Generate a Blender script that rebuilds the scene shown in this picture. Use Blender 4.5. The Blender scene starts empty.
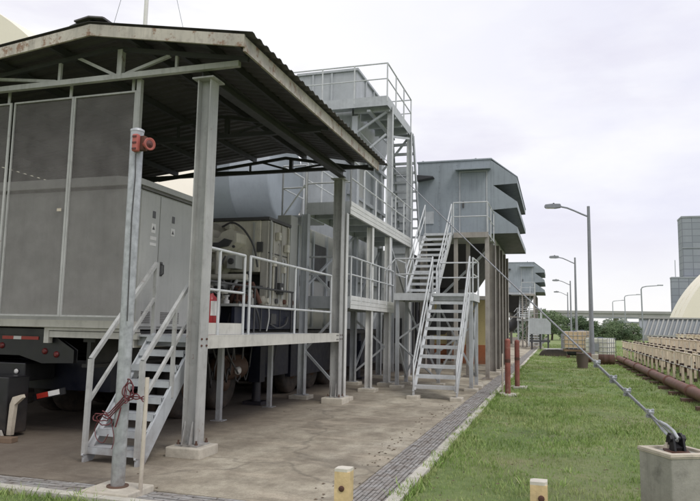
import bpy, math, random
from mathutils import Vector, Matrix
random.seed(7)
SC = bpy.context.scene
COL = SC.collection
WLOC = {}          # world position of every root/parent (all children keep the root's origin)

# ------------------------------------------------------------------ materials
def nd(nt, t, **k):
    n = nt.nodes.new(t)
    for a, b in k.items():
        setattr(n, a, b)
    return n

def new_mat(name):
    m = bpy.data.materials.new(name); m.use_nodes = True
    nt = m.node_tree; b = nt.nodes['Principled BSDF']
    return m, nt, b

def noise(nt, vec, scale, detail=4, rough=.6):
    n = nd(nt, 'ShaderNodeTexNoise'); n.inputs['Scale'].default_value = scale
    n.inputs['Detail'].default_value = detail; n.inputs['Roughness'].default_value = rough
    nt.links.new(vec, n.inputs['Vector']); return n.outputs['Fac']

def ramp(nt, fac, stops):
    r = nd(nt, 'ShaderNodeValToRGB'); e = r.color_ramp.elements
    while len(e) < len(stops): e.new(.5)
    for i, (p, c) in enumerate(stops):
        e[i].position = p; e[i].color = (c[0], c[1], c[2], 1) if hasattr(c, '__len__') else (c, c, c, 1)
    nt.links.new(fac, r.inputs['Fac']); return r.outputs['Color']

def mix(nt, fac, a, b, mode='MIX'):
    m = nd(nt, 'ShaderNodeMix', data_type='RGBA', blend_type=mode)
    for s, v in ((m.inputs[0], fac), (m.inputs[6], a), (m.inputs[7], b)):
        if isinstance(v, bpy.types.NodeSocket): nt.links.new(v, s)
        elif hasattr(v, '__len__'): s.default_value = (v[0], v[1], v[2], 1)
        else: s.default_value = v
    return m.outputs[2]

def scaled(nt, vec, s):
    m = nd(nt, 'ShaderNodeVectorMath', operation='MULTIPLY')
    nt.links.new(vec, m.inputs[0]); m.inputs[1].default_value = s; return m.outputs[0]

def bump(nt, b, h, strength=.3, dist=.02):
    n = nd(nt, 'ShaderNodeBump'); n.inputs['Strength'].default_value = strength; n.inputs['Distance'].default_value = dist
    nt.links.new(h, n.inputs['Height']); nt.links.new(n.outputs['Normal'], b.inputs['Normal'])

def mat(name, col, rough=.6, metal=0., var=.18, scale=2.5, rust=0., rustcol=(.16, .065, .03), streak=.25, bmp=.0, grime=(.07, .06, .05), grimeamt=.25, soil=.55, ov=.15):
    m, nt, b = new_mat(name)
    pos = nd(nt, 'ShaderNodeNewGeometry').outputs['Position']
    n1 = noise(nt, pos, scale, 5)
    c = ramp(nt, n1, [(.3, [x*(1-var) for x in col]), (.7, [min(1, x*(1+var)) for x in col])])
    if streak:
        s = noise(nt, scaled(nt, pos, (9, 9, .7)), 1.6, 3)
        sf = ramp(nt, s, [(.5, 0), (.78, streak)])
        c = mix(nt, sf, c, [x*.45 for x in col])
    if grimeamt:
        g = noise(nt, pos, 7, 6, .7)
        gf = ramp(nt, g, [(.52, 0), (.75, grimeamt)])
        c = mix(nt, gf, c, grime)
    if rust:
        r = noise(nt, pos, 4.3, 8, .72)
        rf = ramp(nt, r, [(max(.02, .72-rust*.3), 0), (max(.1, .80-rust*.3), 1)])
        c = mix(nt, rf, c, rustcol)
    if ov:      # every member weathers a little differently
        oi = nd(nt, 'ShaderNodeObjectInfo').outputs['Random']
        of = nd(nt, 'ShaderNodeMath', operation='MULTIPLY'); nt.links.new(oi, of.inputs[0]); of.inputs[1].default_value = ov
        c = mix(nt, of.outputs[0], c, [x*.35 for x in col])
    if soil:
        sx = nd(nt, 'ShaderNodeSeparateXYZ'); nt.links.new(pos, sx.inputs[0])
        mr_ = nd(nt, 'ShaderNodeMapRange'); nt.links.new(sx.outputs['Z'], mr_.inputs[0])
        mr_.inputs[1].default_value = .55; mr_.inputs[2].default_value = .0; mr_.inputs[3].default_value = 0; mr_.inputs[4].default_value = 1.5
        mm = nd(nt, 'ShaderNodeMath', operation='MULTIPLY', use_clamp=True); nt.links.new(mr_.outputs[0], mm.inputs[0])
        nt.links.new(ramp(nt, noise(nt, pos, 6, 5, .7), [(.3, 0), (.7, soil)]), mm.inputs[1])
        c = mix(nt, mm.outputs[0], c, (.15, .11, .08))
    nt.links.new(c, b.inputs['Base Color'])
    rr = noise(nt, pos, 5, 4)
    ro = ramp(nt, rr, [(.3, max(.05, rough-.12)), (.7, min(1, rough+.12))])
    nt.links.new(ro, b.inputs['Roughness'])
    b.inputs['Metallic'].default_value = metal
    if bmp: bump(nt, b, noise(nt, pos, 30, 5), bmp, .01)
    return m

def plain(name, col, rough=.5, metal=0):
    return mat(name, col, rough, metal, var=.08, streak=0, grimeamt=.12)

M = {}
M['steel'] = mat('weathered grey paint', (.45, .475, .49), .5, var=.14, rust=.12, streak=.28, grimeamt=.2)
M['column'] = mat('pale grey column paint', (.44, .445, .43), .55, var=.16, rust=.3, streak=.5, grimeamt=.35)
M['cream'] = mat('cream beam paint', (.57, .56, .51), .55, var=.1, rust=.12, streak=.3)
M['fascia'] = mat('rusting cream fascia', (.50, .465, .40), .65, var=.22, scale=1.3, rust=.62, rustcol=(.25, .155, .10), streak=.65, grime=(.13, .10, .08), grimeamt=.6)
M['darksteel'] = mat('dark roof steel', (.055, .056, .062), .6, rust=.2, streak=.2)
M['whitesteel'] = mat('skylit off white column paint', (.68, .685, .66), .5, var=.1, rust=.1, streak=.25, grimeamt=.15)  # whiter than the beams: extra skylight put into the walkway paint
M['galv'] = mat('galvanised steel', (.44, .46, .475), .42, .35, var=.3, scale=14, streak=.35, grimeamt=.15)
M['rail'] = mat('pale railing paint', (.57, .59, .595), .5, var=.12, scale=6, rust=.1, streak=.2, grimeamt=.2)
M['bluegrey'] = mat('blue grey enclosure paint', (.295, .335, .365), .5, var=.09, scale=1.2, streak=.42, grimeamt=.16, rust=.05)
M['bluegrey_dark'] = mat('dark hood underside', (.085, .10, .12), .6, streak=.1)
M['stack'] = mat('stack grey paint', (.43, .455, .47), .5, var=.1, streak=.3, grimeamt=.15, rust=.05)
M['drum'] = mat('slate blue drum paint', (.30, .335, .37), .45, var=.06, streak=.15, grimeamt=.08)
M['cabinet'] = mat('cabinet beige grey paint', (.44, .445, .42), .5, var=.07, streak=.2, grimeamt=.12)
M['cab_dark'] = mat('cabinet shade strip and louvre', (.16, .155, .145), .6)
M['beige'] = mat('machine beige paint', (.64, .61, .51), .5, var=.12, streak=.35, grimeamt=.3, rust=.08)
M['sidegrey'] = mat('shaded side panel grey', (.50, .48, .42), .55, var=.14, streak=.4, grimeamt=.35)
M['machine_dark'] = mat('machine dark iron', (.07, .07, .07), .5, streak=.2)
M['black'] = mat('black chassis paint', (.011, .011, .013), .4, var=.3, streak=.1, grime=(.08, .07, .06), grimeamt=.13, soil=.25)
M['navy'] = mat('navy chassis paint', (.012, .015, .03), .4, grime=(.1, .09, .07), grimeamt=.15, soil=.25)
M['rubber'] = mat('tyre rubber', (.02, .019, .018), .8, grime=(.12, .1, .08), grimeamt=.5, streak=0)
M['hub'] = mat('dusty brown hub', (.085, .048, .03), .6, grimeamt=.4)
M['red'] = plain('red lens', (.14, .012, .012), .3)
M['extred'] = mat('extinguisher red', (.36, .02, .025), .35, var=.08, streak=.1, grimeamt=.15)
M['white'] = mat('white paint', (.72, .71, .68), .5, var=.06, streak=.15, grimeamt=.15)
M['tapered'] = plain('red reflective tape', (.38, .03, .02), .35)
M['siren'] = mat('faded red plastic', (.40, .11, .09), .55, var=.15, streak=.25)
M['sirendark'] = plain('dark siren grille', (.10, .03, .028), .6)
M['redpost'] = mat('faded red post paint', (.24, .075, .055), .7, var=.4, scale=6, rust=.5, rustcol=(.3, .2, .16), streak=.3)
M['pipe'] = mat('red oxide pipe', (.20, .085, .06), .65, var=.2, rust=.3, rustcol=(.32, .22, .18), streak=.2)
M['rack'] = mat('cream rack paint', (.80, .69, .53), .6, var=.2, scale=1.5, rust=.48, rustcol=(.30, .14, .07), streak=.3)
M['rust'] = mat('rusted iron', (.10, .045, .03), .8, var=.35, streak=.2, grimeamt=.3)
M['timber'] = mat('old timber', (.24, .16, .10), .8, var=.3, streak=.3)
M['plinth'] = mat('plinth concrete', (.58, .54, .45), .85, var=.15, streak=.25, bmp=.4, grimeamt=.3, soil=.22)
M['block'] = mat('weathered concrete block', (.335, .325, .28), .85, var=.2, scale=5, streak=.5, bmp=.5, grime=(.06, .055, .045), grimeamt=.55)
M['rim'] = mat('pale mortar rim', (.58, .52, .42), .85, var=.15, bmp=.4, grimeamt=.35)
M['kerbm'] = mat('kerb concrete', (.62, .60, .52), .9, var=.15, streak=0, bmp=.4, grime=(.12, .12, .07), grimeamt=.4, soil=.2)
M['postyel'] = mat('yellowed post paint', (.66, .50, .27), .65, var=.2, scale=9, rust=.34, rustcol=(.12, .085, .05), streak=.5, grimeamt=.5, bmp=.4)
M['blackpaint'] = mat('black band paint', (.02, .02, .022), .6, rust=.12, rustcol=(.4, .37, .3), streak=0)
M['postcap'] = mat('chipped white cap', (.66, .62, .53), .8, var=.15, bmp=.3)
M['ibc'] = mat('ibc plastic', (.78, .78, .68), .4, var=.08, scale=1.5, streak=.25)
M['ibc_yel'] = mat('aged ibc plastic', (.60, .46, .28), .45, var=.1, streak=.3)
M['blue'] = mat('blue plastic', (.015, .03, .075), .4, grimeamt=.2)
M['tarp'] = mat('black tarpaulin', (.03, .03, .033), .5)
M['paleground'] = mat('pale sheeting', (.6, .6, .6), .6)
M['lamp'] = mat('lamp post grey', (.26, .275, .30), .5, var=.1, streak=.15)
M['wire'] = mat('wire rope steel', (.30, .31, .32), .45, .5, var=.3, scale=40, streak=0)
M['shackle'] = mat('black shackle', (.02, .02, .022), .45, .3, streak=0, rust=.1)
M['cable'] = plain('red cable', (.13, .025, .03), .5)
M['cable2'] = plain('dark cable', (.05, .02, .025), .5)
M['conduit'] = mat('cream conduit', (.62, .56, .47), .5, var=.08, streak=.2)
M['yellowwall'] = mat('yellow wall', (.66, .56, .28), .7, var=.06, streak=.15)
M['orange'] = mat('orange panel', (.45, .16, .07), .6)
M['fabric'] = mat('cream fabric', (.92, .86, .73), .8, var=.03, scale=.25, streak=.08, grimeamt=.05)
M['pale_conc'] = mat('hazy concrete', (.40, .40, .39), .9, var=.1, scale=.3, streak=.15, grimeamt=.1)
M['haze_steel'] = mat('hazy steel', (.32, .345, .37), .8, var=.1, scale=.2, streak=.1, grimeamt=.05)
M['bark'] = mat('bark', (.09, .07, .05), .9)
M['sheet_under'] = mat('roof sheet', (.085, .08, .08), .55, var=.2, scale=1.5, streak=.25, rust=.08)
M['debris'] = mat('dead leaves', (.16, .12, .075), .9, var=.4)

# shade screen: woven mesh you can half see through
m, nt, b = new_mat('woven shade screen')
pos = nd(nt, 'ShaderNodeNewGeometry').outputs['Position']
c = ramp(nt, noise(nt, pos, 2.2, 6, .7), [(.3, (.16, .148, .145)), (.7, (.29, .275, .268))])
c = mix(nt, ramp(nt, noise(nt, scaled(nt, pos, (14, 14, .8)), 1.3, 4), [(.5, 0), (.8, .35)]), c, (.30, .29, .28))
c = mix(nt, ramp(nt, noise(nt, pos, 90, 2), [(.4, 0), (.65, .4)]), c, (.09, .085, .085))
b.inputs['Specular IOR Level'].default_value = .1
nt.links.new(c, b.inputs['Base Color']); b.inputs['Roughness'].default_value = .8
tr = nd(nt, 'ShaderNodeBsdfTransparent'); mx = nd(nt, 'ShaderNodeMixShader')
nt.links.new(ramp(nt, noise(nt, pos, 3.5, 4), [(.3, .42), (.7, .54)]), mx.inputs[0])
nt.links.new(b.outputs[0], mx.inputs[1]); nt.links.new(tr.outputs[0], mx.inputs[2])
nt.links.new(mx.outputs[0], nt.nodes['Material Output'].inputs['Surface'])
M['screen'] = m

# stained concrete pad
m, nt, b = new_mat('stained concrete')
pos = nd(nt, 'ShaderNodeNewGeometry').outputs['Position']
c = ramp(nt, noise(nt, scaled(nt, pos, (1, .55, 1)), .75, 7, .68), [(.30, (.19, .165, .118)), (.43, (.34, .30, .225)), (.54, (.48, .435, .335)), (.68, (.62, .575, .465))])
c = mix(nt, ramp(nt, noise(nt, pos, 2.6, 8, .75), [(.44, 0), (.66, .6)]), c, (.14, .118, .086))
c = mix(nt, ramp(nt, noise(nt, scaled(nt, pos, (1, .6, 1)), .55, 6, .65), [(.50, 0), (.64, .6)]), c, (.15, .12, .085))
c = mix(nt, ramp(nt, noise(nt, scaled(nt, pos, (.35, 1.3, 1)), 1.8, 6, .7), [(.52, 0), (.68, .5)]), c, (.60, .52, .40))
c = mix(nt, ramp(nt, noise(nt, pos, 60, 5, .8), [(.48, 0), (.66, .55)]), c, (.15, .125, .095))
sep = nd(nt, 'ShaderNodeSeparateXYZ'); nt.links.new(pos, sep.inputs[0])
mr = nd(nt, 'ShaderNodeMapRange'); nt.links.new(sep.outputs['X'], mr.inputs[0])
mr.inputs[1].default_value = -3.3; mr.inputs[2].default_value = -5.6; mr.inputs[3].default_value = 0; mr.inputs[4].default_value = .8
c = mix(nt, mr.outputs[0], c, (.095, .072, .056))          # oil and soil, with a darker tone added under the trailers
vo = nd(nt, 'ShaderNodeTexVoronoi', feature='DISTANCE_TO_EDGE'); vo.inputs['Scale'].default_value = .2
dis = nd(nt, 'ShaderNodeVectorMath', operation='ADD'); nt.links.new(pos, dis.inputs[0])
nn = nd(nt, 'ShaderNodeTexNoise'); nn.inputs['Scale'].default_value = 1.7; nt.links.new(pos, nn.inputs['Vector'])
nt.links.new(scaled(nt, nn.outputs['Color'], (.9, .9, 0)), dis.inputs[1]); nt.links.new(dis.outputs[0], vo.inputs['Vector'])
c = mix(nt, ramp(nt, vo.outputs['Distance'], [(.002, .35), (.008, 0)]), c, (.06, .05, .04))
nt.links.new(c, b.inputs['Base Color']); b.inputs['Roughness'].default_value = .88
bump(nt, b, noise(nt, pos, 22, 6, .7), .35, .015)
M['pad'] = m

# turf underneath the blades
m, nt, b = new_mat('turf')
pos = nd(nt, 'ShaderNodeNewGeometry').outputs['Position']
c = ramp(nt, noise(nt, pos, .8, 8, .7), [(.30, (.105, .16, .045)), (.43, (.16, .235, .07)), (.56, (.23, .305, .105)), (.68, (.34, .325, .18))])
c = mix(nt, ramp(nt, noise(nt, pos, 9, 6, .75), [(.45, 0), (.75, .5)]), c, (.15, .17, .06))
c = mix(nt, ramp(nt, noise(nt, pos, .22, 5, .6), [(.48, 0), (.66, .65)]), c, (.31, .275, .17))
nt.links.new(c, b.inputs['Base Color']); b.inputs['Roughness'].default_value = .95
bump(nt, b, noise(nt, pos, 40, 6, .8), .8, .04)
M['turf'] = m

def leafmat(name, cols):
    m, nt, b = new_mat(name)
    pos = nd(nt, 'ShaderNodeNewGeometry').outputs['Position']
    c = ramp(nt, noise(nt, pos, .9 if 'blade' not in name else 1.3, 5, .7), [(.3, cols[0]), (.5, cols[1]), (.72, cols[2])])
    oi = nd(nt, 'ShaderNodeNewGeometry').outputs['Random Per Island']
    c = mix(nt, ramp(nt, oi, [(.55, 0), (.95, .75)]), c, cols[3])
    nt.links.new(c, b.inputs['Base Color'])
    if 'blade' in name:
        c = mix(nt, ramp(nt, noise(nt, pos, .55, 5, .7), [(.48, 0), (.64, .65)]), c, (.38, .39, .19))
        c = mix(nt, ramp(nt, noise(nt, scaled(nt, pos, (1.1, .8, 1)), .9, 5, .7), [(.52, 0), (.66, .6)]), c, (.11, .18, .04))
        nt.links.new(c, b.inputs['Base Color'])
    b.inputs['Roughness'].default_value = .7
    b.inputs['Specular IOR Level'].default_value = .25
    return m
M['blade'] = leafmat('grass blade', [(.155, .245, .055), (.22, .335, .085), (.30, .41, .13), (.43, .44, .22)])
M['leaf_dark'] = leafmat('leaf dark', [(.04, .07, .035), (.06, .10, .045), (.09, .13, .06), (.12, .16, .085)])
M['leaf_mid'] = leafmat('leaf mid', [(.06, .095, .045), (.09, .14, .06), (.13, .175, .08), (.17, .21, .12)])
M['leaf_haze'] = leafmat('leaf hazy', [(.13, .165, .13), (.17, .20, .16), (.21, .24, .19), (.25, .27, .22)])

# tower cladding with panel joints
m, nt, b = new_mat('panel cladding')
pos = nd(nt, 'ShaderNodeNewGeometry').outputs['Position']
sw = nd(nt, 'ShaderNodeSeparateXYZ'); nt.links.new(pos, sw.inputs[0])
cb = nd(nt, 'ShaderNodeCombineXYZ'); 
ad = nd(nt, 'ShaderNodeMath', operation='ADD'); nt.links.new(sw.outputs[0], ad.inputs[0]); nt.links.new(sw.outputs[1], ad.inputs[1])
nt.links.new(ad.outputs[0], cb.inputs[0]); nt.links.new(sw.outputs[2], cb.inputs[1])
bk = nd(nt, 'ShaderNodeTexBrick'); nt.links.new(cb.outputs[0], bk.inputs['Vector'])
bk.offset = 0; bk.inputs['Scale'].default_value = 1; bk.inputs['Brick Width'].default_value = 3.2; bk.inputs['Row Height'].default_value = 2.4
bk.inputs['Mortar Size'].default_value = .16; bk.inputs['Mortar Smooth'].default_value = .4
bk.inputs['Color1'].default_value = (.25, .275, .31, 1); bk.inputs['Color2'].default_value = (.30, .325, .36, 1); bk.inputs['Mortar'].default_value = (.18, .195, .225, 1)
c = mix(nt, ramp(nt, noise(nt, scaled(nt, pos, (1, 1, .15)), .5, 5), [(.45, 0), (.75, .4)]), bk.outputs['Color'], (.22, .24, .275))
nt.links.new(c, b.inputs['Base Color']); b.inputs['Roughness'].default_value = .8
M['cladding'] = m

# ------------------------------------------------------------------ mesh builder
class MB:
    def __init__(s): s.v = []; s.f = []; s.s = []
    def add(s, vs, fs, smooth=False):
        o = len(s.v); s.v += [tuple(x) for x in vs]
        for f in fs: s.f.append([i+o for i in f]); s.s.append(smooth)
        return s
    def box(s, a, b):
        x0, y0, z0 = [min(p, q) for p, q in zip(a, b)]; x1, y1, z1 = [max(p, q) for p, q in zip(a, b)]
        return s.add([(x0,y0,z0),(x1,y0,z0),(x1,y1,z0),(x0,y1,z0),(x0,y0,z1),(x1,y0,z1),(x1,y1,z1),(x0,y1,z1)],
                     [(0,3,2,1),(4,5,6,7),(0,1,5,4),(1,2,6,5),(2,3,7,6),(3,0,4,7)])
    def cbox(s, c, d): return s.box([c[i]-d[i]/2 for i in range(3)], [c[i]+d[i]/2 for i in range(3)])
    def bar(s, p, q, w, h, up=(0,0,1)):
        p, q = Vector(p), Vector(q); d = (q-p).normalized(); u = Vector(up)
        if abs(d.dot(u)) > .98: u = Vector((0,1,0))
        sd = d.cross(u).normalized(); u = sd.cross(d).normalized()
        vs = []
        for c in (p, q):
            for a, b_ in ((-1,-1),(1,-1),(1,1),(-1,1)): vs.append(c+sd*a*w/2+u*b_*h/2)
        return s.add(vs, [(0,1,2,3),(7,6,5,4),(0,4,5,1),(1,5,6,2),(2,6,7,3),(3,7,4,0)])
    def tube(s, pts, r, n=8, r2=None):
        pts = [Vector(p) for p in pts]; k = len(pts); vs = []; ref = None
        for i, p in enumerate(pts):
            d = ((pts[min(i+1,k-1)]-pts[max(i-1,0)])).normalized()
            if ref is None: ref = Vector((0,0,1)) if abs(d.z) < .9 else Vector((1,0,0))
            sd = d.cross(ref).normalized(); ref = sd.cross(d).normalized()
            rr = r if r2 is None else r+(r2-r)*i/(k-1)
            for j in range(n):
                a = 2*math.pi*j/n; vs.append(p+sd*math.cos(a)*rr+ref*math.sin(a)*rr)
        fs = [(i*n+j, i*n+(j+1)%n, (i+1)*n+(j+1)%n, (i+1)*n+j) for i in range(k-1) for j in range(n)]
        s.add(vs, fs, True)
        s.add(vs[:n], [tuple(range(n-1,-1,-1))]); s.add(vs[-n:], [tuple(range(n))])
        return s
    def lathe(s, base, axis, prof, n=20):
        base = Vector(base); ax = Vector(axis).normalized()
        u = ax.cross(Vector((0,0,1)) if abs(ax.z) < .9 else Vector((1,0,0))).normalized(); w = ax.cross(u)
        vs = []
        for r, t in prof:
            for j in range(n):
                a = 2*math.pi*j/n; vs.append(base+ax*t+u*math.cos(a)*r+w*math.sin(a)*r)
        fs = [(i*n+j, i*n+(j+1)%n, (i+1)*n+(j+1)%n, (i+1)*n+j) for i in range(len(prof)-1) for j in range(n)]
        s.add(vs, fs, False)
        for k in range(len(s.s)-len(fs), len(s.s)): s.s[k] = n > 12
        s.add(vs[:n], [tuple(range(n-1,-1,-1))]); s.add(vs[-n:], [tuple(range(n))])
        return s
    def prism(s, poly, ax, a, b):
        # poly in the plane across axis ax, extruded from a to b
        def P(p, t):
            return {'X': (t, p[0], p[1]), 'Y': (p[0], t, p[1]), 'Z': (p[0], p[1], t)}[ax]
        n = len(poly); vs = [P(p, a) for p in poly]+[P(p, b) for p in poly]
        return s.add(vs, [tuple(range(n)), tuple(range(2*n-1, n-1, -1))]+[(i, (i+1)%n, n+(i+1)%n, n+i) for i in range(n)])
    def hsec(s, x, y, z0, z1, w=.2, d=.2, t=.016, flange='X'):
        if flange == 'X':
            s.box((x-w/2, y-d/2, z0), (x-w/2+t, y+d/2, z1)); s.box((x+w/2-t, y-d/2, z0), (x+w/2, y+d/2, z1))
            s.box((x-w/2+t, y-t/2, z0), (x+w/2-t, y+t/2, z1))
        else:
            s.box((x-w/2, y-d/2, z0), (x+w/2, y-d/2+t, z1)); s.box((x-w/2, y+d/2-t, z0), (x+w/2, y+d/2, z1))
            s.box((x-t/2, y-d/2+t, z0), (x+t/2, y+d/2-t, z1))
        return s
    def build(s, name, m, parent=None, bevel=0, label=None):
        if parent is not None: o0 = WLOC[parent.name]
        else:
            xs, ys, zs = zip(*s.v); o0 = Vector(((min(xs)+max(xs))/2, (min(ys)+max(ys))/2, min(zs)))
        me = bpy.data.meshes.new(name)
        me.from_pydata([(x-o0.x, y-o0.y, z-o0.z) for x, y, z in s.v], [], s.f)
        me.polygons.foreach_set('use_smooth', s.s)
        me.materials.append(M[m] if isinstance(m, str) else m); me.update()
        o = bpy.data.objects.new(name, me); COL.objects.link(o)
        WLOC[o.name] = o0
        if parent is not None: o.parent = parent
        else: o.location = o0
        if bevel:
            bv = o.modifiers.new('bevel', 'BEVEL'); bv.width = bevel; bv.segments = 2; bv.limit_method = 'ANGLE'
        if label: o['label'] = label
        return o

def sm(pts, k=4):
    # Catmull-Rom smoothing for cables and hoses
    P = [Vector(p) for p in pts]; P = [P[0]*2-P[1]]+P+[P[-1]*2-P[-2]]; out = []
    for i in range(1, len(P)-2):
        a, b, c, d = P[i-1:i+3]
        for j in range(k):
            t = j/k; out.append(.5*((2*b)+(c-a)*t+(2*a-5*b+4*c-d)*t*t+(3*b-a-3*c+d)*t*t*t))
    return out+[P[-2]]
def thing(name, loc, label, cat, group=None):
    o = bpy.data.objects.new(name, None); COL.objects.link(o); o.location = loc
    o.empty_display_size = .3
    WLOC[o.name] = Vector(loc); o['label'] = label; o['category'] = cat
    if group: o['group'] = group
    return o
def tag(o, label, cat, group=None):
    o['label'] = label; o['category'] = cat
    if group: o['group'] = group
    return o
def struct(o, kind='structure'):
    o['kind'] = kind; return o
def copy_tree(o, parent=None):
    c = o.copy(); COL.objects.link(c)
    if parent is not None: c.parent = parent
    for ch in [x for x in bpy.data.objects if x.parent == o]:
        copy_tree(ch, c)
    return c
def dup(o, d, label, group=None):
    c = copy_tree(o); c.location = o.location+Vector(d); c['label'] = label
    if group: c['group'] = group
    return c

# railing along a polyline of deck-level points: rails in one mesh, each post a sub-part
def railing(root, pts, h=1.08, step=1.25, mids=(.55,), r=.022, m='rail', posts=None, close_ends=True):
    pts = [Vector(p) for p in pts]; up = Vector((0,0,h))
    rb = MB()
    for a, b in zip(pts, pts[1:]):
        rb.tube([a+up, b+up], r, 8)
        for k in mids: rb.tube([a+Vector((0,0,h*k)), b+Vector((0,0,h*k))], r*.85, 8)
    ra = rb.build('railing', m, root)
    done = []
    if posts is None:
        posts = []
        for a, b in zip(pts, pts[1:]):
            n = max(1, round((b-a).length/step))
            posts += [a.lerp(b, i/n) for i in range(n+1)]
    for p in posts:
        p = Vector(p)
        if any((p-q).length < .05 for q in done): continue
        done.append(p)
        MB().tube([p-Vector((0,0,.12)), p+up], r, 8).build('railing_post', m, ra)
    return ra

def stair(name, x0, x1, y0, z0, y1, z1, n, label, root=None, rail=True, m='rail', sm='steel', post_h=.95, pads=False, left_ext=0, side_rails=(0, 1)):
    t = root or thing(name, ((x0+x1)/2, y0, z0), label, 'stairs')
    d = Vector((0, y1-y0, z1-z0)).normalized()
    nrm = Vector((0, -d.z, d.y))
    for x in (x0, x1):
        sb = MB(); sb.bar((x, y0, z0+.03), (x, y1, z1-.06), .022, .19, up=nrm)
        s_in = .03 if x == x0 else -.03
        sb.bar((x+s_in, y0, z0+.115), (x+s_in, y1, z1+.025), .05, .014, up=nrm)
        sb.bar((x, y0+.0, z0-.0), (x, y0+.0, z0+.16), .03, .09) if z0 < .3 else None
        st = sb.build('stringer', sm, t)
    for i in range(1, n+1):
        f = i/n; y = y0+(y1-y0)*f; z = z0+(z1-z0)*f
        tb = MB(); tb.box((x0+.025, y-.15, z-.035), (x1-.025, y+.10, z)); tb.box((x0+.025, y-.153, z-.075), (x1-.025, y-.14, z-.0))
        tb.build('tread', sm, t)
    if rail:
        for k, x in enumerate((x0, x1)):
            if k not in side_rails: continue
            hb = MB(); a = Vector((x, y0-.02, z0+.75)); b_ = Vector((x, y1, z1+post_h))
            lo = Vector((0, 0, -.38))
            hb.tube([a+Vector((0,0,-.66)), a, b_], .022, 8); hb.tube([a+lo*.75, b_+lo], .018, 8)
            hr = hb.build('handrail', m, t)
            for f in (.34, .67, 1.0):
                p = a.lerp(b_, f); MB().tube([(x, p.y, z0+(z1-z0)*f-.1), p], .02, 8).build('railing_post', m, hr)
    if pads:
        for x in (x0, x1): MB().cbox((x, y0, .045), (.26, .34, .09)).build('footing', 'plinth', t, .012)
    return t

# ------------------------------------------------------------------ SETTING
g = MB(); gx = [-2500, -15.9, -1.38, 2500]; gy = [-400, 5.09, 129.9, 4000]
g.add([(x, y, 0) for y in gy for x in gx], [(0,1,5,4), (1,2,6,5), (2,3,7,6), (4,5,9,8), (6,7,11,10), (8,9,13,12), (9,10,14,13), (10,11,15,14)])
struct(g.build('ground', 'turf'))
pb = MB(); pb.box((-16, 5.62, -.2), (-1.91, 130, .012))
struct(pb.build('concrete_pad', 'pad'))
# drain: trench with slotted cover blocks, round two sides of the pad
db = MB()
db.box((-1.908, 5.2, -.3), (-1.49, 129.8, -.05)); db.box((-16, 5.2, -.3), (-1.91, 5.618, -.05))
struct(db.build('drain_channel', 'darksteel'))
gb = MB()
for k in range(9):
    xa = -1.90+k*.0445; y = 5.24-.09*(k % 3)
    while y < 62:
        l = .30; jz = random.uniform(-.006, .005); jx = random.uniform(-.003, .003)
        if y > 5.2: gb.box((xa+jx, y, -.045), (xa+.031+jx, y+l, .011+jz))
        y += l+.018
for k in range(8):
    ya = 5.228+k*.0475; x = -1.93-.09*(k % 3)
    while x > -9.5:
        l = .30; jz = random.uniform(-.006, .005)
        gb.box((x-l, ya, -.045), (x, ya+.033, .011+jz)); x -= l+.018
M['grate'] = mat('cover bar concrete', (.40, .40, .385), .85, var=.25, scale=5, streak=0, grimeamt=.5, bmp=.3)
struct(gb.build('drain_cover', 'grate'))
kb = MB(); y = 5.08
while y < 60:
    l = 1.2; kb.box((-1.49, y, -.1), (-1.375+random.uniform(-.008, .008), y+l-.012, .04+random.uniform(-.008, .008))); y += l
x = -1.495
while x > -9.5:
    l = 1.2; kb.box((x-l+.012, 5.085, -.1), (x, 5.205, .04+random.uniform(-.008, .008))); x -= l
struct(kb.build('kerb', 'kerbm'))

bf, bl = Vector((.735, 5.06, 0)), Vector((.565, 5.37, 0)); br = bf+Vector((.315, .172, 0)); bk_ = bl+(br-bf)
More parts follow.
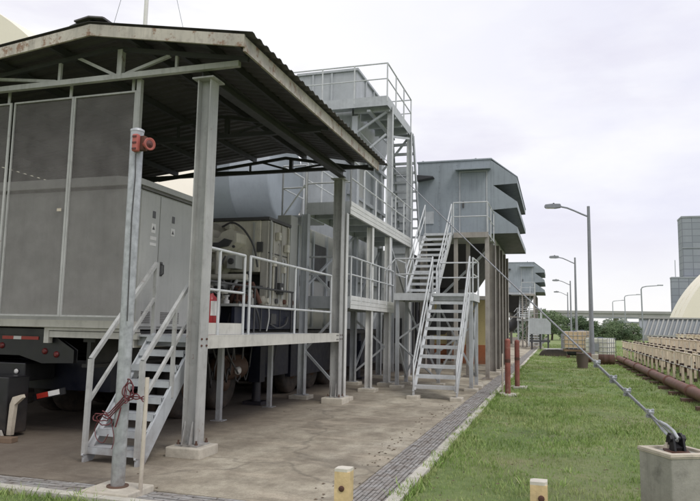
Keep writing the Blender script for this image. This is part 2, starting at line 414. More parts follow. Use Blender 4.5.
# grass blades (stuff)
def grass():
    vs = []; fs = []
    def blade(x, y, h, w):
        a = random.uniform(0, 6.283); lx = random.gauss(0, .45)*h; ly = random.gauss(0, .45)*h
        dx, dy = math.cos(a)*w/2, math.sin(a)*w/2; o = len(vs)
        vs.extend([(x-dx, y-dy, -.005), (x+dx, y+dy, -.005), (x+dx*.6+lx*.45, y+dy*.6+ly*.45, h*.6), (x-dx*.6+lx*.45, y-dy*.6+ly*.45, h*.6), (x+lx, y+ly, h)])
        fs.append((o, o+1, o+2, o+3)); fs.append((o+3, o+2, o+4))
    def patchy(x, y):
        return .5+.5*math.sin(x*1.9+1.3*math.sin(y*.9))*math.sin(y*1.3+math.sin(x*2.3+2))
    def field(x0, x1, y0, y1, n, h0, h1, w):
        for _ in range(n):
            x, y = random.uniform(x0, x1), random.uniform(y0, y1)
            p = patchy(x, y)
            if random.random() > .30+.70*p: continue
            if .45 < x < 1.15 and 4.9 < y < 5.8: continue
            for _k in range(3):
                blade(x+random.gauss(0, .018), y+random.gauss(0, .018), random.uniform(h0, h1)*(.40+.55*p), w*.85)
    field(-1.37, 3.6, 3.2, 9, 21000, .025, .075, .007)
    field(-1.37, 4.5, 9, 18, 22000, .03, .085, .011)
    field(-1.37, 6, 18, 40, 17000, .03, .10, .018)
    field(-1.5, 7, 40, 75, 6000, .05, .14, .035)
    field(-8, -1.6, 4.2, 5.1, 6500, .025, .075, .007)
    field(-1.40, -1.30, 5.2, 40, 3200, .04, .11, .010)
    field(-8, -1.6, 5.03, 5.12, 900, .04, .10, .008)
    def clump(x, y, n, h, sp, w):
        for _ in range(n): blade(x+random.gauss(0, sp), y+random.gauss(0, sp), h*random.uniform(.4, 1.15), w*random.uniform(.8, 1.8))
    for _ in range(260):
        y = 3.3+26*random.random()**1.6; clump(random.uniform(-1.34, 4.2), y, 26, random.uniform(.035, .085), .06, .006+.0005*y)
    for _ in range(170):
        clump(random.uniform(-1.46, -1.30), 5.2+24*random.random()**1.5, 16, random.uniform(.05, .12), .04, .011)
    for _ in range(60): clump(random.uniform(-8, -1.7), random.uniform(4.95, 5.16), 14, random.uniform(.05, .11), .04, .009)
    for k in range(50):
        a = random.random(); p = bf.lerp(bl, a) if k % 2 else bf.lerp(br, a); clump(p.x-.03, p.y-.03, 14, .1, .03, .008)
    for (px_, py_) in ((-1.12, 16.4), (-1.02, 18.6), (1.72, 35.6), (-.095, 3.58), (-1.13, 3.58)):
        for _ in range(14): a = random.random()*6.28; clump(px_+.28*math.cos(a)*(.4 if py_ < 5 else 1), py_+.25*math.sin(a)*(.4 if py_ < 5 else 1), 12, .12, .04, .009+.0005*py_)
    b = MB(); b.v = vs; b.f = fs; b.s = [False]*len(fs)
    struct(b.build('grass', 'blade'), 'stuff')
grass()
sp_ = MB(); n = 40; cxs, cys = .42, 5.75
sp_.add([(cxs, cys, .006)]+[(cxs+(.75+.28*math.sin(k*1.7)+.15*math.sin(k*2.9))*math.cos(2*math.pi*k/n), cys+(.42+.16*math.sin(k*2.1))*math.sin(2*math.pi*k/n), .004) for k in range(n)], [(0, 1+k, 1+(k+1) % n) for k in range(n)])
M['soil'] = mat('bare soil', (.26, .20, .14), .95, var=.4, scale=9, streak=0, bmp=.8, grimeamt=.5)
struct(sp_.build('soil_patch', 'soil'))
# scattered dead leaves and soil crumbs
lb = MB()
for _ in range(1100):
    r = random.random()
    if r < .55: x, y = random.gauss(.45, .35), random.gauss(5.75, .35)
    elif r < .8: x, y = random.uniform(-1.3, 3), random.uniform(5, 14)
    else: x, y = random.choice((random.gauss(-2.1, .12), random.uniform(-5, -2))) , random.uniform(5.7, 14)
    if x < -2.3 and random.random() < .9: continue
    if x < -1.9 and y < 5.62: continue
    s_ = random.uniform(.008, .028); a = random.uniform(0, 6.28); z = random.uniform(.012, .05) if x > -1.4 else .014
    c_, d_ = math.cos(a)*s_, math.sin(a)*s_
    lb.add([(x-c_, y-d_, z), (x+d_*.6, y-c_*.6, z+.008), (x+c_, y+d_, z+.003), (x-d_*.6, y+c_*.6, z+.010)], [(0,1,2,3)])
struct(lb.build('leaf_litter', 'debris'), 'stuff')

# ------------------------------------------------------------------ OPEN SHED
shed = thing('open_shed', (-5.6, 10, 0), 'open steel shed with dark corrugated roof and rusty cream fascia over the trailer', 'shed')
RX, RZ, EX, EZ, LX, LZ = -5.65, 5.40, -3.34, 4.985, -11.2, 4.80
RY0, RY1 = 6.68, 13.25
def corr(xa, za, xb, zb, name):
    b = MB(); vs = []; fs = []; n = int((RY1-RY0)/.05); nx = 6
    for i in range(n+1):
        y = RY0+(RY1-RY0)*i/n; w = (.014, .014, -.010, -.010)[i % 4]
        for j in range(nx+1):
            f = j/nx; vs.append((xa+(xb-xa)*f, y, za+(zb-za)*f+w))
    for i in range(n):
        for j in range(nx):
            a = i*(nx+1)+j; fs.append((a, a+1, a+nx+2, a+nx+1))
    b.add(vs, fs); o = b.build(name, 'sheet_under', shed)
    so = o.modifiers.new('thick', 'SOLIDIFY'); so.thickness = .004
    return o
corr(RX, RZ, EX, EZ, 'roof_sheet'); corr(RX, RZ, LX, LZ, 'roof_sheet')
rp = MB(); rp.prism([(RX-.22, RZ+.02), (RX, RZ+.055), (RX+.22, RZ+.015), (RX+.22, RZ+.035), (RX, RZ+.075), (RX-.22, RZ+.04)], 'Y', RY0-.03, RY1+.02)
rp.build('ridge_cap', 'sheet_under', shed)
vb = MB(); vb.prism([(-5.98, 5.40), (-5.80, 5.445), (-5.72, 5.475), (-5.64, 5.495), (-5.58, 5.475), (-5.45, 5.455), (-5.45, 5.44), (-5.62, 5.45), (-5.75, 5.43), (-5.97, 5.385)], 'Y', 6.70, 6.9)
vb.build('ridge_vent', 'darksteel', shed)
# fascias
def slz(x): return RZ+(EZ-RZ)*(x-RX)/(EX-RX) if x > RX else RZ+(LZ-RZ)*(x-RX)/(LX-RX)
fb = MB(); fb.prism([(RX, slz(RX)-.02), (-3.45, slz(-3.45)-.02), (-3.45, slz(-3.45)-.17), (RX, slz(RX)-.17)], 'Y', 6.69, 6.72)
fb.build('gable_fascia', 'fascia', shed)
fb = MB(); fb.prism([(RX-.003, slz(RX)-.02), (LX, LZ-.02), (LX, LZ-.17), (RX-.003, slz(RX)-.17)], 'Y', 6.69, 6.72)
fb.build('gable_fascia', 'fascia', shed)
fb = MB(); fb.box((-3.475, 6.722, 4.79), (-3.445, 12.9, 4.965)); fb.build('eave_fascia', 'fascia', shed)
# purlins
for x in (-10.4, -9.4, -8.4, -7.4, -6.4, -5.2, -4.7, -4.1, -3.62):
    z = slz(x)-.07; MB().box((x-.03, 6.73, z-.05), (x+.03, 13.2, z+.045)).build('purlin', 'darksteel', shed)
def truss(y, zc, m, z_adj=0):
    b = MB(); b.box((-10.9, y-.035, zc-.035), (-3.72, y+.035, zc+.035)); tr_ = b.build('truss', m, shed)
    top = MB(); top.bar((-5.6, y, slz(-5.6)-.17), (-3.6, y, slz(-3.6)-.17), .05, .06); top.bar((-5.6, y, slz(-5.6)-.17), (-10.9, y, slz(-10.9)-.17), .05, .06)
    top.build('top_chord', 'darksteel', tr_)
    for (x0, z0, x1, z1, w) in ((-5.47, zc, -5.47, slz(-5.47)-.18, .075), (-5.55, zc+.03, -6.15, slz(-6.15)-.2, .04), (-5.38, zc+.03, -4.72, slz(-4.72)-.2, .04),
                                (-6.45, zc, -6.45, slz(-6.45)-.2, .04), (-4.62, zc, -4.62, slz(-4.62)-.2, .035), (-6.5, zc+.03, -7.6, slz(-7.6)-.2, .04),
                                (-7.7, zc, -7.7, slz(-7.7)-.2, .04), (-7.75, zc+.03, -8.8, slz(-8.8)-.2, .04), (-8.9, zc, -8.9, slz(-8.9)-.2, .04)):
        MB().bar((x0, y, z0), (x1, y, z1), w, w, up=(0,1,0)).build('truss_web', m, tr_)
truss(7.12, 4.82, 'column'); truss(13.05, 4.93, 'darksteel'); truss(10.1, 4.86, 'darksteel')
bm_ = MB(); bm_.box((-4.33, 7.16, 4.70), (-4.19, 13.0, 4.715)); bm_.box((-4.33, 7.16, 4.83), (-4.19, 13.0, 4.845)); bm_.box((-4.265, 7.16, 4.715), (-4.255, 13.0, 4.83)); bm_.build('eave_beam', 'darksteel', shed)
for (x, y, h) in ((-4.22, 7.25, 4.68), (-4.36, 13.1, 4.68), (-10.6, 7.25, 4.68), (-10.6, 13.1, 4.68)):
    cb_ = MB(); cb_.hsec(x, y, .13, h, .19, .2, .016, 'X'); cb_.cbox((x, y, h+.01), (.3, .3, .02)); cb_.cbox((x, y, .14), (.3, .3, .02))
    for sx in (-.05, .05): cb_.prism([(y-.1, .15), (y-.17, .15), (y-.1, .42)], 'X', x+sx-.006, x+sx+.006)
    co = cb_.build('column', 'column', shed)
    MB().cbox((x, y, .065), (.46, .46, .13)).build('plinth', 'plinth', co, .015)
    if x > -5:
        for sx in (-.12, .12):
            for sy_ in (-.12, .12): MB().lathe((x+sx, y+sy_, .15), (0, 0, 1), [(.02, 0), (.02, .02), (.011, .021), (.011, .05)], 6).build('bolt', 'rust', co)
        for sy_ in (-.06, .06):
            for z in (1.32, 1.40): MB().lathe((x+.095, y+sy_, z), (1, 0, 0), [(.015, 0), (.013, .014)], 6).build('bolt', 'rust', co)

MB().prism([(-11.15, .05), (-9.25, .05), (-9.25, slz(-9.25)-.03), (-11.15, slz(-11.15)-.03)], 'Y', 13.14, 13.17).build('rear_cladding', 'sheet_under', shed)
MB().box((-11.18, 7.35, .05), (-11.155, 13.135, 4.785)).build('side_cladding', 'sheet_under', shed)
# mesh screens
scr = thing('mesh_screen', (-6.9, 7.24, 1.64), 'large grey woven mesh screen in pale angle frames hanging from the gable truss', 'screen')
for (xa, xb) in ((-6.272, -5.27), (-7.30, -6.278), (-8.42, -7.345), (-9.5, -8.45)):
    z0, z1 = 1.645, 4.655; y = 7.24
    fr = MB(); w = .022
    fr.box((xa, y-.02, z0), (xb, y+.0, z0+w)); fr.box((xa, y-.02, z1-w), (xb, y, z1)); fr.box((xa, y-.02, z0+w), (xa+w, y, z1-w)); fr.box((xb-w*1.6, y-.02, z0+w), (xb, y, z1-w))
    fr.box((xb-.10, y+.002, z1), (xb-.06, y+.02, 4.83))
    f_ = fr.build('frame', 'column', scr)
    MB().add([(xa+.01, y+.004, z0+.01), (xb-.01, y+.004, z0+.01), (xb-.01, y+.004, z1-.01), (xa+.01, y+.004, z1-.01)], [(0,1,2,3)]).build('mesh_panel', 'screen', f_)
tb = MB(); tb.box((-6.43, 7.212, 3.06), (-6.36, 7.217, 3.10)); tb.build('paper_tag', 'rim', scr)
eb = MB(); eb.box((-5.27+.004, 7.2, 1.6), (-5.20, 7.26, 4.8)); eb.build('edge_post', 'column', scr)

# galvanised pipe post + siren + conduit + cable
pp = thing('pipe_post', (-3.92, 5.42, 0), 'galvanised round pipe post standing on a small concrete base before the steps', 'post')
pb_ = MB(); pb_.tube([(-3.92, 5.42, .02), (-3.925, 5.42, 3.46)], .064, 20); pb_.lathe((-3.925, 5.42, 3.46), (0, 0, 1), [(.068, 0), (.068, .02), (.04, .035)], 20); pb_.build('pipe', 'galv', pp)
MB().cbox((-3.90, 5.40, .035), (.5, .42, .07)).build('footing', 'plinth', pp, .012)
MB().lathe((-3.92, 5.42, .07), (0, 0, 1), [(.1, 0), (.1, .012)], 20).build('base_plate', 'rust', pp)
def post_y(z): return 5.42
sy = post_y(3.38)
sr = thing('siren', (-3.86, 5.34, 3.25), 'small faded red siren with one horn fixed near the top of the galvanised pipe post', 'siren')
MB().box((-3.90, 5.30, 3.235), (-3.835, 5.357, 3.41)).build('housing', 'siren', sr, .015)
b = MB(); b.lathe((-3.82, 5.39, 3.315), (1, -.35, -.05), [(.028, 0), (.03, .03), (.05, .06), (.062, .085), (.062, .10), (.045, .09)], 18); ho_ = b.build('horn', 'siren', sr)
MB().lathe(Vector((-3.82, 5.39, 3.315))+Vector((1, -.35, -.05)).normalized()*.088, (1, -.35, -.05), [(.044, 0), (.03, .006), (.012, .02)], 14).build('horn_mouth', 'sirendark', ho_)
for z in (3.26, 3.32, 3.38): MB().box((-3.89, 5.294, z-.008), (-3.845, 5.30, z+.008)).build('slot', 'sirendark', sr)
MB().box((-3.875, 5.36, 3.26), (-3.80, 5.42, 3.40)).build('bracket', 'rust', sr)
MB().tube([(-3.88, 5.35, 3.22), (-3.87, 5.35, 3.0), (-3.885, 5.352, 2.6), (-3.87, 5.352, 1.6)], .006, 6).build('wire', 'machine_dark', sr)
cd = MB().tube([(-3.66, 5.40, .0), (-3.662, 5.42, 1.08)], .02, 10).build('conduit', 'conduit'); tag(cd, 'thin cream upright conduit just right of the pipe post before the steps', 'conduit')
cb_ = MB()
for (x0, z0, rx, rz, n, ph) in ((-3.80, .97, .035, .10, 14, 0), (-3.79, .95, .05, .08, 12, 1), (-3.82, .93, .03, .09, 13, 2), (-4.08, .70, .09, .035, 12, .5), (-4.05, .68, .07, .05, 11, 2.2)):
    cb_.tube(sm([(x0+rx*math.cos(ph+k*.55)+random.uniform(-.008, .008), 5.335+.02*math.sin(k*1.7+ph), z0+rz*math.sin(ph+k*.55)+random.uniform(-.008, .008)) for k in range(n)]), .0055, 6)
for dz in (0, .025, .05):
    cb_.tube(sm([(-4.12, 5.40, .70+dz), (-4.02, 5.355, .69+dz), (-3.95, 5.345, .75+dz), (-3.90, 5.345, .80+dz), (-3.84, 5.36, .86+dz), (-3.74, 5.37, .93-dz), (-3.66, 5.375, .86+dz)]), .006, 6)
cb_.tube(sm([(-4.10, 5.36, .70), (-4.16, 5.36, .6), (-4.13, 5.35, .5), (-4.05, 5.345, .47), (-4.0, 5.345, .55)]), .004, 6)
cb_.tube(sm([(-3.99, 5.345, .72), (-3.95, 5.34, .6), (-3.93, 5.34, .5), (-3.95, 5.34, .42)]), .004, 6)
cb_.tube(sm([(-3.88, 5.345, .80), (-3.90, 5.34, .7), (-3.92, 5.335, .62)]), .007, 6)
tag(cb_.build('cable', 'cable'), 'tangle of dark red cable tied round the pipe post at knee height', 'cable')

# ------------------------------------------------------------------ ELECTRICAL CABINET ON TRAILER
cab = thing('electrical_cabinet', (-6.9, 8.35, 1.48), 'grey walk-in electrical cabinet with double doors riding on the trailer behind the mesh screen', 'cabinet')
cx0, cx1, cy0, cy1, cz0, cz1 = -8.6, -5.42, 7.6, 9.04, 1.49, 3.42
MB().box((cx0, cy0, cz0), (cx1, cy1, cz1)).build('body', 'cabinet', cab, .01)
b = MB(); b.prism([(cx0-.05, cz1+.04), (cx1+.07, cz1+.04), (cx1+.07, cz1+.12), (cx1-.3, cz1+.17), (cx0-.05, cz1+.17)], 'Y', cy0-.06, cy1+.06); b.build('roof', 'cabinet', cab)
MB().box((cx0+.02, cy0+.02, cz1), (cx1+.035, cy1+.02, cz1+.04)).build('shade_strip', 'cab_dark', cab)  # dark strip standing in for the shade under the roof overhang
for (ya, yb, hy) in ((7.63, 8.075, None), (8.09, 8.98, 8.16)):
    d = MB().box((cx1+.002, ya, cz0+.04), (cx1+.03, yb, cz1-.03)).build('door', 'cabinet', cab, .006)
    if hy:
        h_ = MB(); h_.box((cx1+.03, hy-.02, 2.25), (cx1+.04, hy+.03, 2.45)); h_.tube([(cx1+.045, hy, 2.42), (cx1+.075, hy, 2.40), (cx1+.075, hy, 2.28), (cx1+.045, hy, 2.26)], .01, 6); h_.build('handle', 'machine_dark', d)
    lv = MB()
    for k in range(7): lv.box((cx1+.03, ya+.12, 1.58+k*.024), (cx1+.036, min(yb-.12, ya+.6), 1.592+k*.024))
    lv.build('louvre', 'cab_dark', d)
    c0 = ya+(.28 if hy else .25)
    MB().box((cx1+.0305, c0, 2.86 if hy else 2.84), (cx1+.034, c0+.1, 2.97)).build('warning_sign', 'white', d)
    b = MB(); b.prism([(c0+.02, 2.885), (c0+.08, 2.885), (c0+.05, 2.94)], 'X', cx1+.0342, cx1+.036); b.build('warning_symbol', 'machine_dark', d)
    if not hy:
        MB().box((cx1+.0305, c0-.02, 2.66), (cx1+.034, c0+.13, 2.70)).build('label_plate', 'white', d)
        MB().box((cx1+.0305, c0-.02, 2.74), (cx1+.034, c0+.13, 2.79)).build('label_plate', 'white', d)
    MB().box((cx1+.0305, c0+.02, 3.05), (cx1+.034, c0+.09, 3.15)).build('nameplate', 'machine_dark', d)

# ------------------------------------------------------------------ TRAILER
tr = thing('flatbed_trailer', (-7.1, 12, 0), 'black flatbed trailer carrying the electrical cabinet and machinery under the shed', 'trailer')
b = MB(); b.box((-9.2, 7.50, 1.50), (-5.35, 7.62, 1.60)); b.build('deck_edge', 'cream', tr)
b = MB(); b.box((-6.78, 7.56, 1.36), (-5.30, 7.64, 1.445)); b.box((-6.78, 7.54, 1.455), (-5.30, 7.62, 1.495)); b.box((-6.80, 7.55, 1.28), (-6.72, 7.63, 1.49)); b.build('rear_beam', 'cream', tr)
b = MB(); b.prism([(-9.3, 1.46), (-6.86, 1.46), (-6.6, 1.30), (-6.38, 1.18), (-6.38, 1.02), (-6.9, 1.00), (-7.3, 1.10), (-9.3, 1.10)], 'Y', 7.66, 7.74); b.build('rear_crossmember', 'black', tr, .01)
b = MB(); b.box((-7.62, 7.65, 1.315), (-7.42, 7.659, 1.36)); b.box((-7.28, 7.65, 1.315), (-6.98, 7.659, 1.36)); t1 = b.build('reflector_tape', 'tapered', tr)
MB().box((-7.418, 7.65, 1.315), (-7.282, 7.659, 1.36)).build('white_stripe', 'white', t1)
for (x, z) in ((-6.86, 1.16), (-6.66, 1.12), (-7.62, 1.22)):
    MB().lathe((x, 7.66, z), (0, -1, 0), [(.045, 0), (.042, .015), (.02, .025)], 14).build('tail_light', 'red', tr)
b = MB(); b.box((-9.2, 7.7, .72), (-7.22, 8.3, .98)); b.build('tool_box', 'black', tr, .015)
MB().lathe((-7.36, 7.69, .86), (0, -1, 0), [(.035, 0), (.032, .012), (.015, .018)], 14).build('reversing_light', 'white', tr)
b = MB(); b.bar((-7.05, 7.72, .50), (-6.55, 7.75, .62), .03, .09); b.bar((-7.05, 7.75, .50), (-7.3, 7.9, .42), .05, .05); b.build('bumper', 'black', tr)
MB().bar((-6.98, 7.70, .525), (-6.80, 7.71, .566), .008, .07).build('reflector_tape', 'tapered', tr)
MB().bar((-6.795, 7.71, .567), (-6.62, 7.72, .607), .008, .07).build('reflector_tape', 'white', tr)
for x in (-8.1, -6.2):
    b = MB(); b.box((x-.1, 7.75, .95), (x+.1, 22.5, 1.0)); b.box((x-.1, 7.75, 1.3), (x+.1, 22.5, 1.36)); b.box((x-.03, 7.75, 1.0), (x+.03, 22.5, 1.3)); b.build('chassis_rail', 'black', tr)
MB().box((-8.9, 7.64, 1.38), (-5.5, 22.5, 1.47)).build('deck', 'black', tr)
MB().box((-8.7, 8.4, .55), (-6.3, 9.2, 1.0)).build('side_locker', 'navy', tr)
for y in (9.9, 11.2, 14.5, 15.8, 17.1):
    MB().tube([(-8.6, y, .52), (-5.95, y, .52)], .07, 12).build('axle', 'black', tr)
    for x in (-8.5, -8.15, -6.4, -6.05):
        w = MB(); w.lathe((x-.14, y, .52), (1, 0, 0), [(.28, 0), (.46, .0), (.515, .05), (.52, .14), (.515, .23), (.46, .28), (.28, .28)], 28); wo = w.build('wheel', 'rubber', tr)
        MB().lathe((x+.02, y, .52), (1, 0, 0), [(.30, 0), (.30, .1), (.2, .06), (.17, .16), (.09, .2), (.05, .21)], 20).build('rim', 'hub', wo)
for (x, y) in ((-5.72, 12.2), (-5.70, 19.2)):
    b = MB(); b.tube([(x, y, .08), (x, y, 1.4)], .09, 14); b.cbox((x, y, .04), (.4, .4, .08)); b.cbox((x, y, .8), (.24, .24, .7)); b.build('landing_jack', 'navy', tr)
MB().tube([(-5.85, 10.9, .78), (-5.85, 11.6, .78)], .23, 20).build('air_tank', 'hub', tr)
MB().lathe((-5.85, 10.9, .78), (.25, -1, 0), [(.23, 0), (.2, .07), (.1, .12), (.03, .13)], 20).build('tank_end', 'hub', tr)
MB().lathe((-5.62, 11.1, .74), (1, -.4, 0), [(.05, 0), (.07, .02), (.075, .06), (.04, .09)], 14).build('tank_valve', 'white', tr)
for k in range(7):
    y0 = 9.4+k*.55; pts = [(-5.7+.1*math.sin(k), y0+.04*j, 1.35-.95*math.sin(j/12*math.pi)*random.uniform(.6, 1.0)) for j in range(13)]
    MB().tube(pts, .016, 6).build('hose', 'machine_dark', tr)
MB().box((-5.98, 12.6, .50), (-5.80, 14.0, 1.42)).build('side_locker', 'navy', tr)
MB().box((-5.98, 14.1, .42), (-5.78, 17.6, 1.42)).build('side_skirt', 'navy', tr)
MB().box((-5.98, 17.8, .42), (-5.80, 22.0, 1.42)).build('side_skirt', 'navy', tr)
# outrigger foot + timber
jk = thing('outrigger_jack', (-7.6, 7.35, 0), 'black outrigger jack box standing on timber at the rear of the trailer', 'jack')
MB().box((-8.3, 7.22, .06), (-7.03, 7.6, .82)).build('jack_box', 'black', jk, .015)
b = MB(); b.prism([(-7.02, .06), (-6.95, .06), (-6.92, .46), (-6.80, .56), (-6.82, .60), (-6.96, .56), (-7.00, .46)], 'Y', 7.24, 7.30); b.build('strap', 'rim', jk)
b = MB(); b.prism([(-8.3, .045), (-7.0, .045), (-7.05, .13), (-7.5, .14), (-8.3, .06)], 'Y', 7.15, 7.19); b.build('base_shoe', 'cream', jk)
b = MB(); b.bar((-8.2, 6.80, .045), (-6.70, 7.06, .045), .14, .07); tag(b.build('timber_plank', 'timber', None, .008), 'old brown timber plank lying on the slab beside the black jack', 'plank')

# ------------------------------------------------------------------ FRONT STEPS + SERVICE PLATFORM
st1 = stair('access_steps', -5.11, -4.42, 6.45, .0, 7.62, 1.42, 8, 'short grey steel steps with bent handrails behind the pipe post rising to the cabinet doors', rail=False)
for k, x in enumerate((-5.11, -4.42)):
    hb = MB(); hb.bar((x, 6.42, .1), (x, 6.44, 1.16), .05, .05); hb.bar((x, 6.44, 1.16), (x, 7.64, 2.38), .045, .045); hb.bar((x, 6.44, .68), (x, 7.64, 1.92), .035, .035)
    hr = hb.build('handrail', 'column', st1)
    MB().bar((x, 7.64, 1.3), (x, 7.64, 2.39), .05, .05).build('railing_post', 'column', hr)
    MB().bar((x, 7.05, .7), (x, 7.05, 1.78), .04, .04).build('railing_post', 'column', hr)
pl = thing('service_platform', (-4.8, 10.2, 0), 'low steel service platform with cream edge beam and pipe railings between the two shed columns', 'platform')
b = MB(); b.box((-4.34, 7.37, 1.27), (-4.26, 12.98, 1.285)); b.box((-4.34, 7.37, 1.425), (-4.26, 12.98, 1.44)); b.box((-4.275, 7.37, 1.285), (-4.262, 12.98, 1.425)); eb = b.build('edge_beam', 'cream', pl)
b = MB()
for y in (7.43, 7.52, 12.82, 12.9):
    for z in (1.315, 1.395): b.lathe((-4.262, y, z), (1, 0, 0), [(.014, 0), (.012, .012)], 6)
b.build('bolts', 'machine_dark', eb)
MB().box((-5.36, 7.60, 1.40), (-4.345, 12.98, 1.425)).build('deck', 'steel', pl)
MB().box((-5.40, 7.60, 1.25), (-5.365, 12.98, 1.43)).build('inner_beam', 'cream', pl)
MB().box((-4.42, 7.78, 1.442), (-4.41, 8.83, 1.60)).build('kick_plate', 'cream', pl)
for y in (7.7, 9.4, 11.2, 12.7): MB().box((-5.36, y-.03, 1.28), (-4.345, y+.03, 1.398)).build('joist', 'steel', pl)
for (x, y) in ((-5.3, 9.9), (-5.3, 11.9)):
    b = MB(); b.bar((x, y, .01), (x, y, 1.25), .08, .08); b.cbox((x, y, .015), (.2, .2, .02)); b.build('leg', 'steel', pl)
railing(pl, [(-4.40, 7.78, 1.44), (-4.40, 8.84, 1.44)], 1.16, mids=(.52,), posts=[(-4.4, 8.08, 1.44), (-4.4, 8.84, 1.44)])
railing(pl, [(-4.40, 9.03, 1.44), (-4.40, 12.8, 1.44)], 1.17, mids=(.36,), posts=[(-4.4, 9.03, 1.44), (-4.4, 10.85, 1.44), (-4.4, 12.8, 1.44)])
ex = thing('fire_extinguisher', (-4.58, 8.2, 1.43), 'red fire extinguisher standing on the service platform beside the first shed column', 'fire extinguisher')
MB().lathe((-4.58, 8.2, 1.43), (0, 0, 1), [(.085, 0), (.092, .02), (.092, .46), (.075, .52), (.035, .56), (.03, .58)], 20).build('cylinder', 'extred', ex)
b = MB(); b.add([(-4.58+.0945*math.cos(a), 8.2+.0945*math.sin(a), z) for z in (1.70, 1.90) for a in [-1.1+.14*k for k in range(9)]], [(k, k+1, k+10, k+9) for k in range(8)], True); b.build('paper_label', 'white', ex)
b = MB(); b.box((-4.60, 8.16, 2.01), (-4.56, 8.24, 2.05)); b.bar((-4.58, 8.2, 2.05), (-4.52, 8.12, 2.09), .02, .012); b.build('valve', 'machine_dark', ex)
MB().tube([(-4.56, 8.23, 2.03), (-4.47, 8.25, 1.98), (-4.46, 8.24, 1.75), (-4.47, 8.22, 1.55)], .012, 8).build('hose', 'machine_dark', ex)

# ------------------------------------------------------------------ GENERATOR MACHINE
gm = thing('turbine_generator', (-7, 12.4, 1.48), 'beige generator machine with brackets, hoses and pipework behind the platform railing', 'generator')
b = MB(); b.box((-9.3, 11.9, 2.62), (-5.60, 12.98, 3.66)); b.box((-9.3, 12.5, 1.96), (-5.60, 12.98, 2.618)); b.box((-9.3, 11.9, 1.96), (-7.2, 12.498, 2.618)); b.build('housing', 'beige', gm, .02)
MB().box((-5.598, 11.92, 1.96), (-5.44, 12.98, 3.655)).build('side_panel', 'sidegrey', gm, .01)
for y in (12.15, 12.55, 12.9): MB().box((-5.438, y-.02, 1.98), (-5.41, y+.02, 3.64)).build('panel_rib', 'sidegrey', gm)
for z in (2.3, 3.0): MB().box((-5.438, 11.93, z), (-5.425, 12.97, z+.02)).build('seam', 'machine_dark', gm)
MB().box((-9.3, 11.0, 1.49), (-5.40, 13.44, 1.90)).build('base_skid', 'navy', gm, .02)
MB().tube(sm([(-5.37, 11.3, 1.9), (-5.33, 11.34, 1.75), (-5.345, 11.45, 1.6), (-5.36, 11.5, 1.46)]), .02, 8).build('hose', 'machine_dark', gm)
MB().tube(sm([(-5.37, 11.9, 1.9), (-5.34, 11.85, 1.7), (-5.36, 11.8, 1.46)]), .014, 8).build('hose', 'cabinet', gm)
MB().tube(sm([(-5.38, 12.0, 1.6), (-5.34, 12.3, 1.52), (-5.34, 12.7, 1.6), (-5.38, 12.9, 1.75)]), .016, 8).build('hose', 'machine_dark', gm)
for y in (11.6, 12.5, 13.1): MB().box((-5.398, y-.012, 1.5), (-5.385, y+.012, 1.9)).build('seam', 'machine_dark', gm)
MB().box((-5.398, 12.05, 1.6), (-5.38, 12.3, 1.8)).build('access_plate', 'machine_dark', gm)
b = MB(); b.lathe((-6.75, 11.88, 3.0), (0, -1, 0), [(.62, 0), (.62, .06), (.55, .08), (.55, .1), (.3, .16)], 36); b.build('end_cover', 'beige', gm)
MB().tube([(-5.30, 9.3, 2.27), (-5.30, 12.95, 2.27)], .02, 8).build('back_rail', 'machine_dark', gm)
for y in (9.4, 11.1, 12.9): MB().tube([(-5.30, y, 1.43), (-5.30, y, 2.27)], .018, 8).build('rail_post', 'machine_dark', gm)
MB().box((-9.35, 11.85, 3.662), (-5.40, 13.0, 3.72)).build('top_flange', 'machine_dark', gm)
MB().box((-7.18, 12.47, 1.96), (-5.62, 12.498, 2.61)).build('recess_panel', 'machine_dark', gm)

for x in (-6.62, -5.74): MB().box((x-.02, 11.87, 2.64), (x+.02, 11.898, 3.62)).build('panel_rib', 'cabinet', gm)
# big casting bracket with a dark hollow
b = MB(); b.prism([(-6.56, 2.98), (-6.1, 3.02), (-5.92, 3.18), (-5.92, 3.36), (-6.02, 3.42), (-6.2, 3.36), (-6.3, 3.24), (-6.42, 3.26), (-6.44, 3.44), (-6.56, 3.46)], 'Y', 11.45, 11.898); b.build('casting_bracket', 'beige', gm, .015)
b = MB(); b.prism([(-6.40, 3.04), (-6.06, 3.09), (-5.98, 3.20), (-6.14, 3.24), (-6.26, 3.16), (-6.38, 3.16)], 'Y', 11.40, 11.448); b.build('hollow', 'machine_dark', gm)
MB().lathe((-6.25, 11.89, 3.52), (0, -1, 0), [(.085, 0), (.085, .14), (.05, .18)], 16).build('lifting_eye', 'beige', gm)
for x in (-6.48, -5.95): MB().lathe((x, 11.45, 3.08), (0, -1, 0), [(.03, 0), (.03, .03)], 6).build('bolt', 'machine_dark', gm)
arcs = [([(-6.3, 11.6, 3.5), (-6.05, 11.55, 3.57), (-5.8, 11.55, 3.42), (-5.6, 11.6, 3.1), (-5.55, 11.7, 2.7)], .02), ([(-6.5, 11.6, 3.3), (-6.75, 11.5, 3.3), (-6.9, 11.55, 2.9)], .03),
        ([(-6.6, 11.4, 2.6), (-6.4, 11.3, 2.2), (-6.3, 11.3, 1.7)], .03), ([(-6.0, 11.5, 2.5), (-5.95, 11.3, 2.1), (-5.75, 11.3, 1.9)], .025), ([(-5.7, 11.6, 2.6), (-5.6, 11.45, 2.2), (-5.68, 11.4, 1.6)], .022),
        ([(-6.15, 11.5, 2.9), (-6.2, 11.35, 2.6), (-6.05, 11.3, 2.35)], .018), ([(-6.45, 11.5, 2.85), (-6.5, 11.3, 2.4), (-6.6, 11.3, 1.9)], .018)]
for pts, r in arcs: MB().tube(sm(pts), r, 8).build('hose', 'machine_dark', gm)
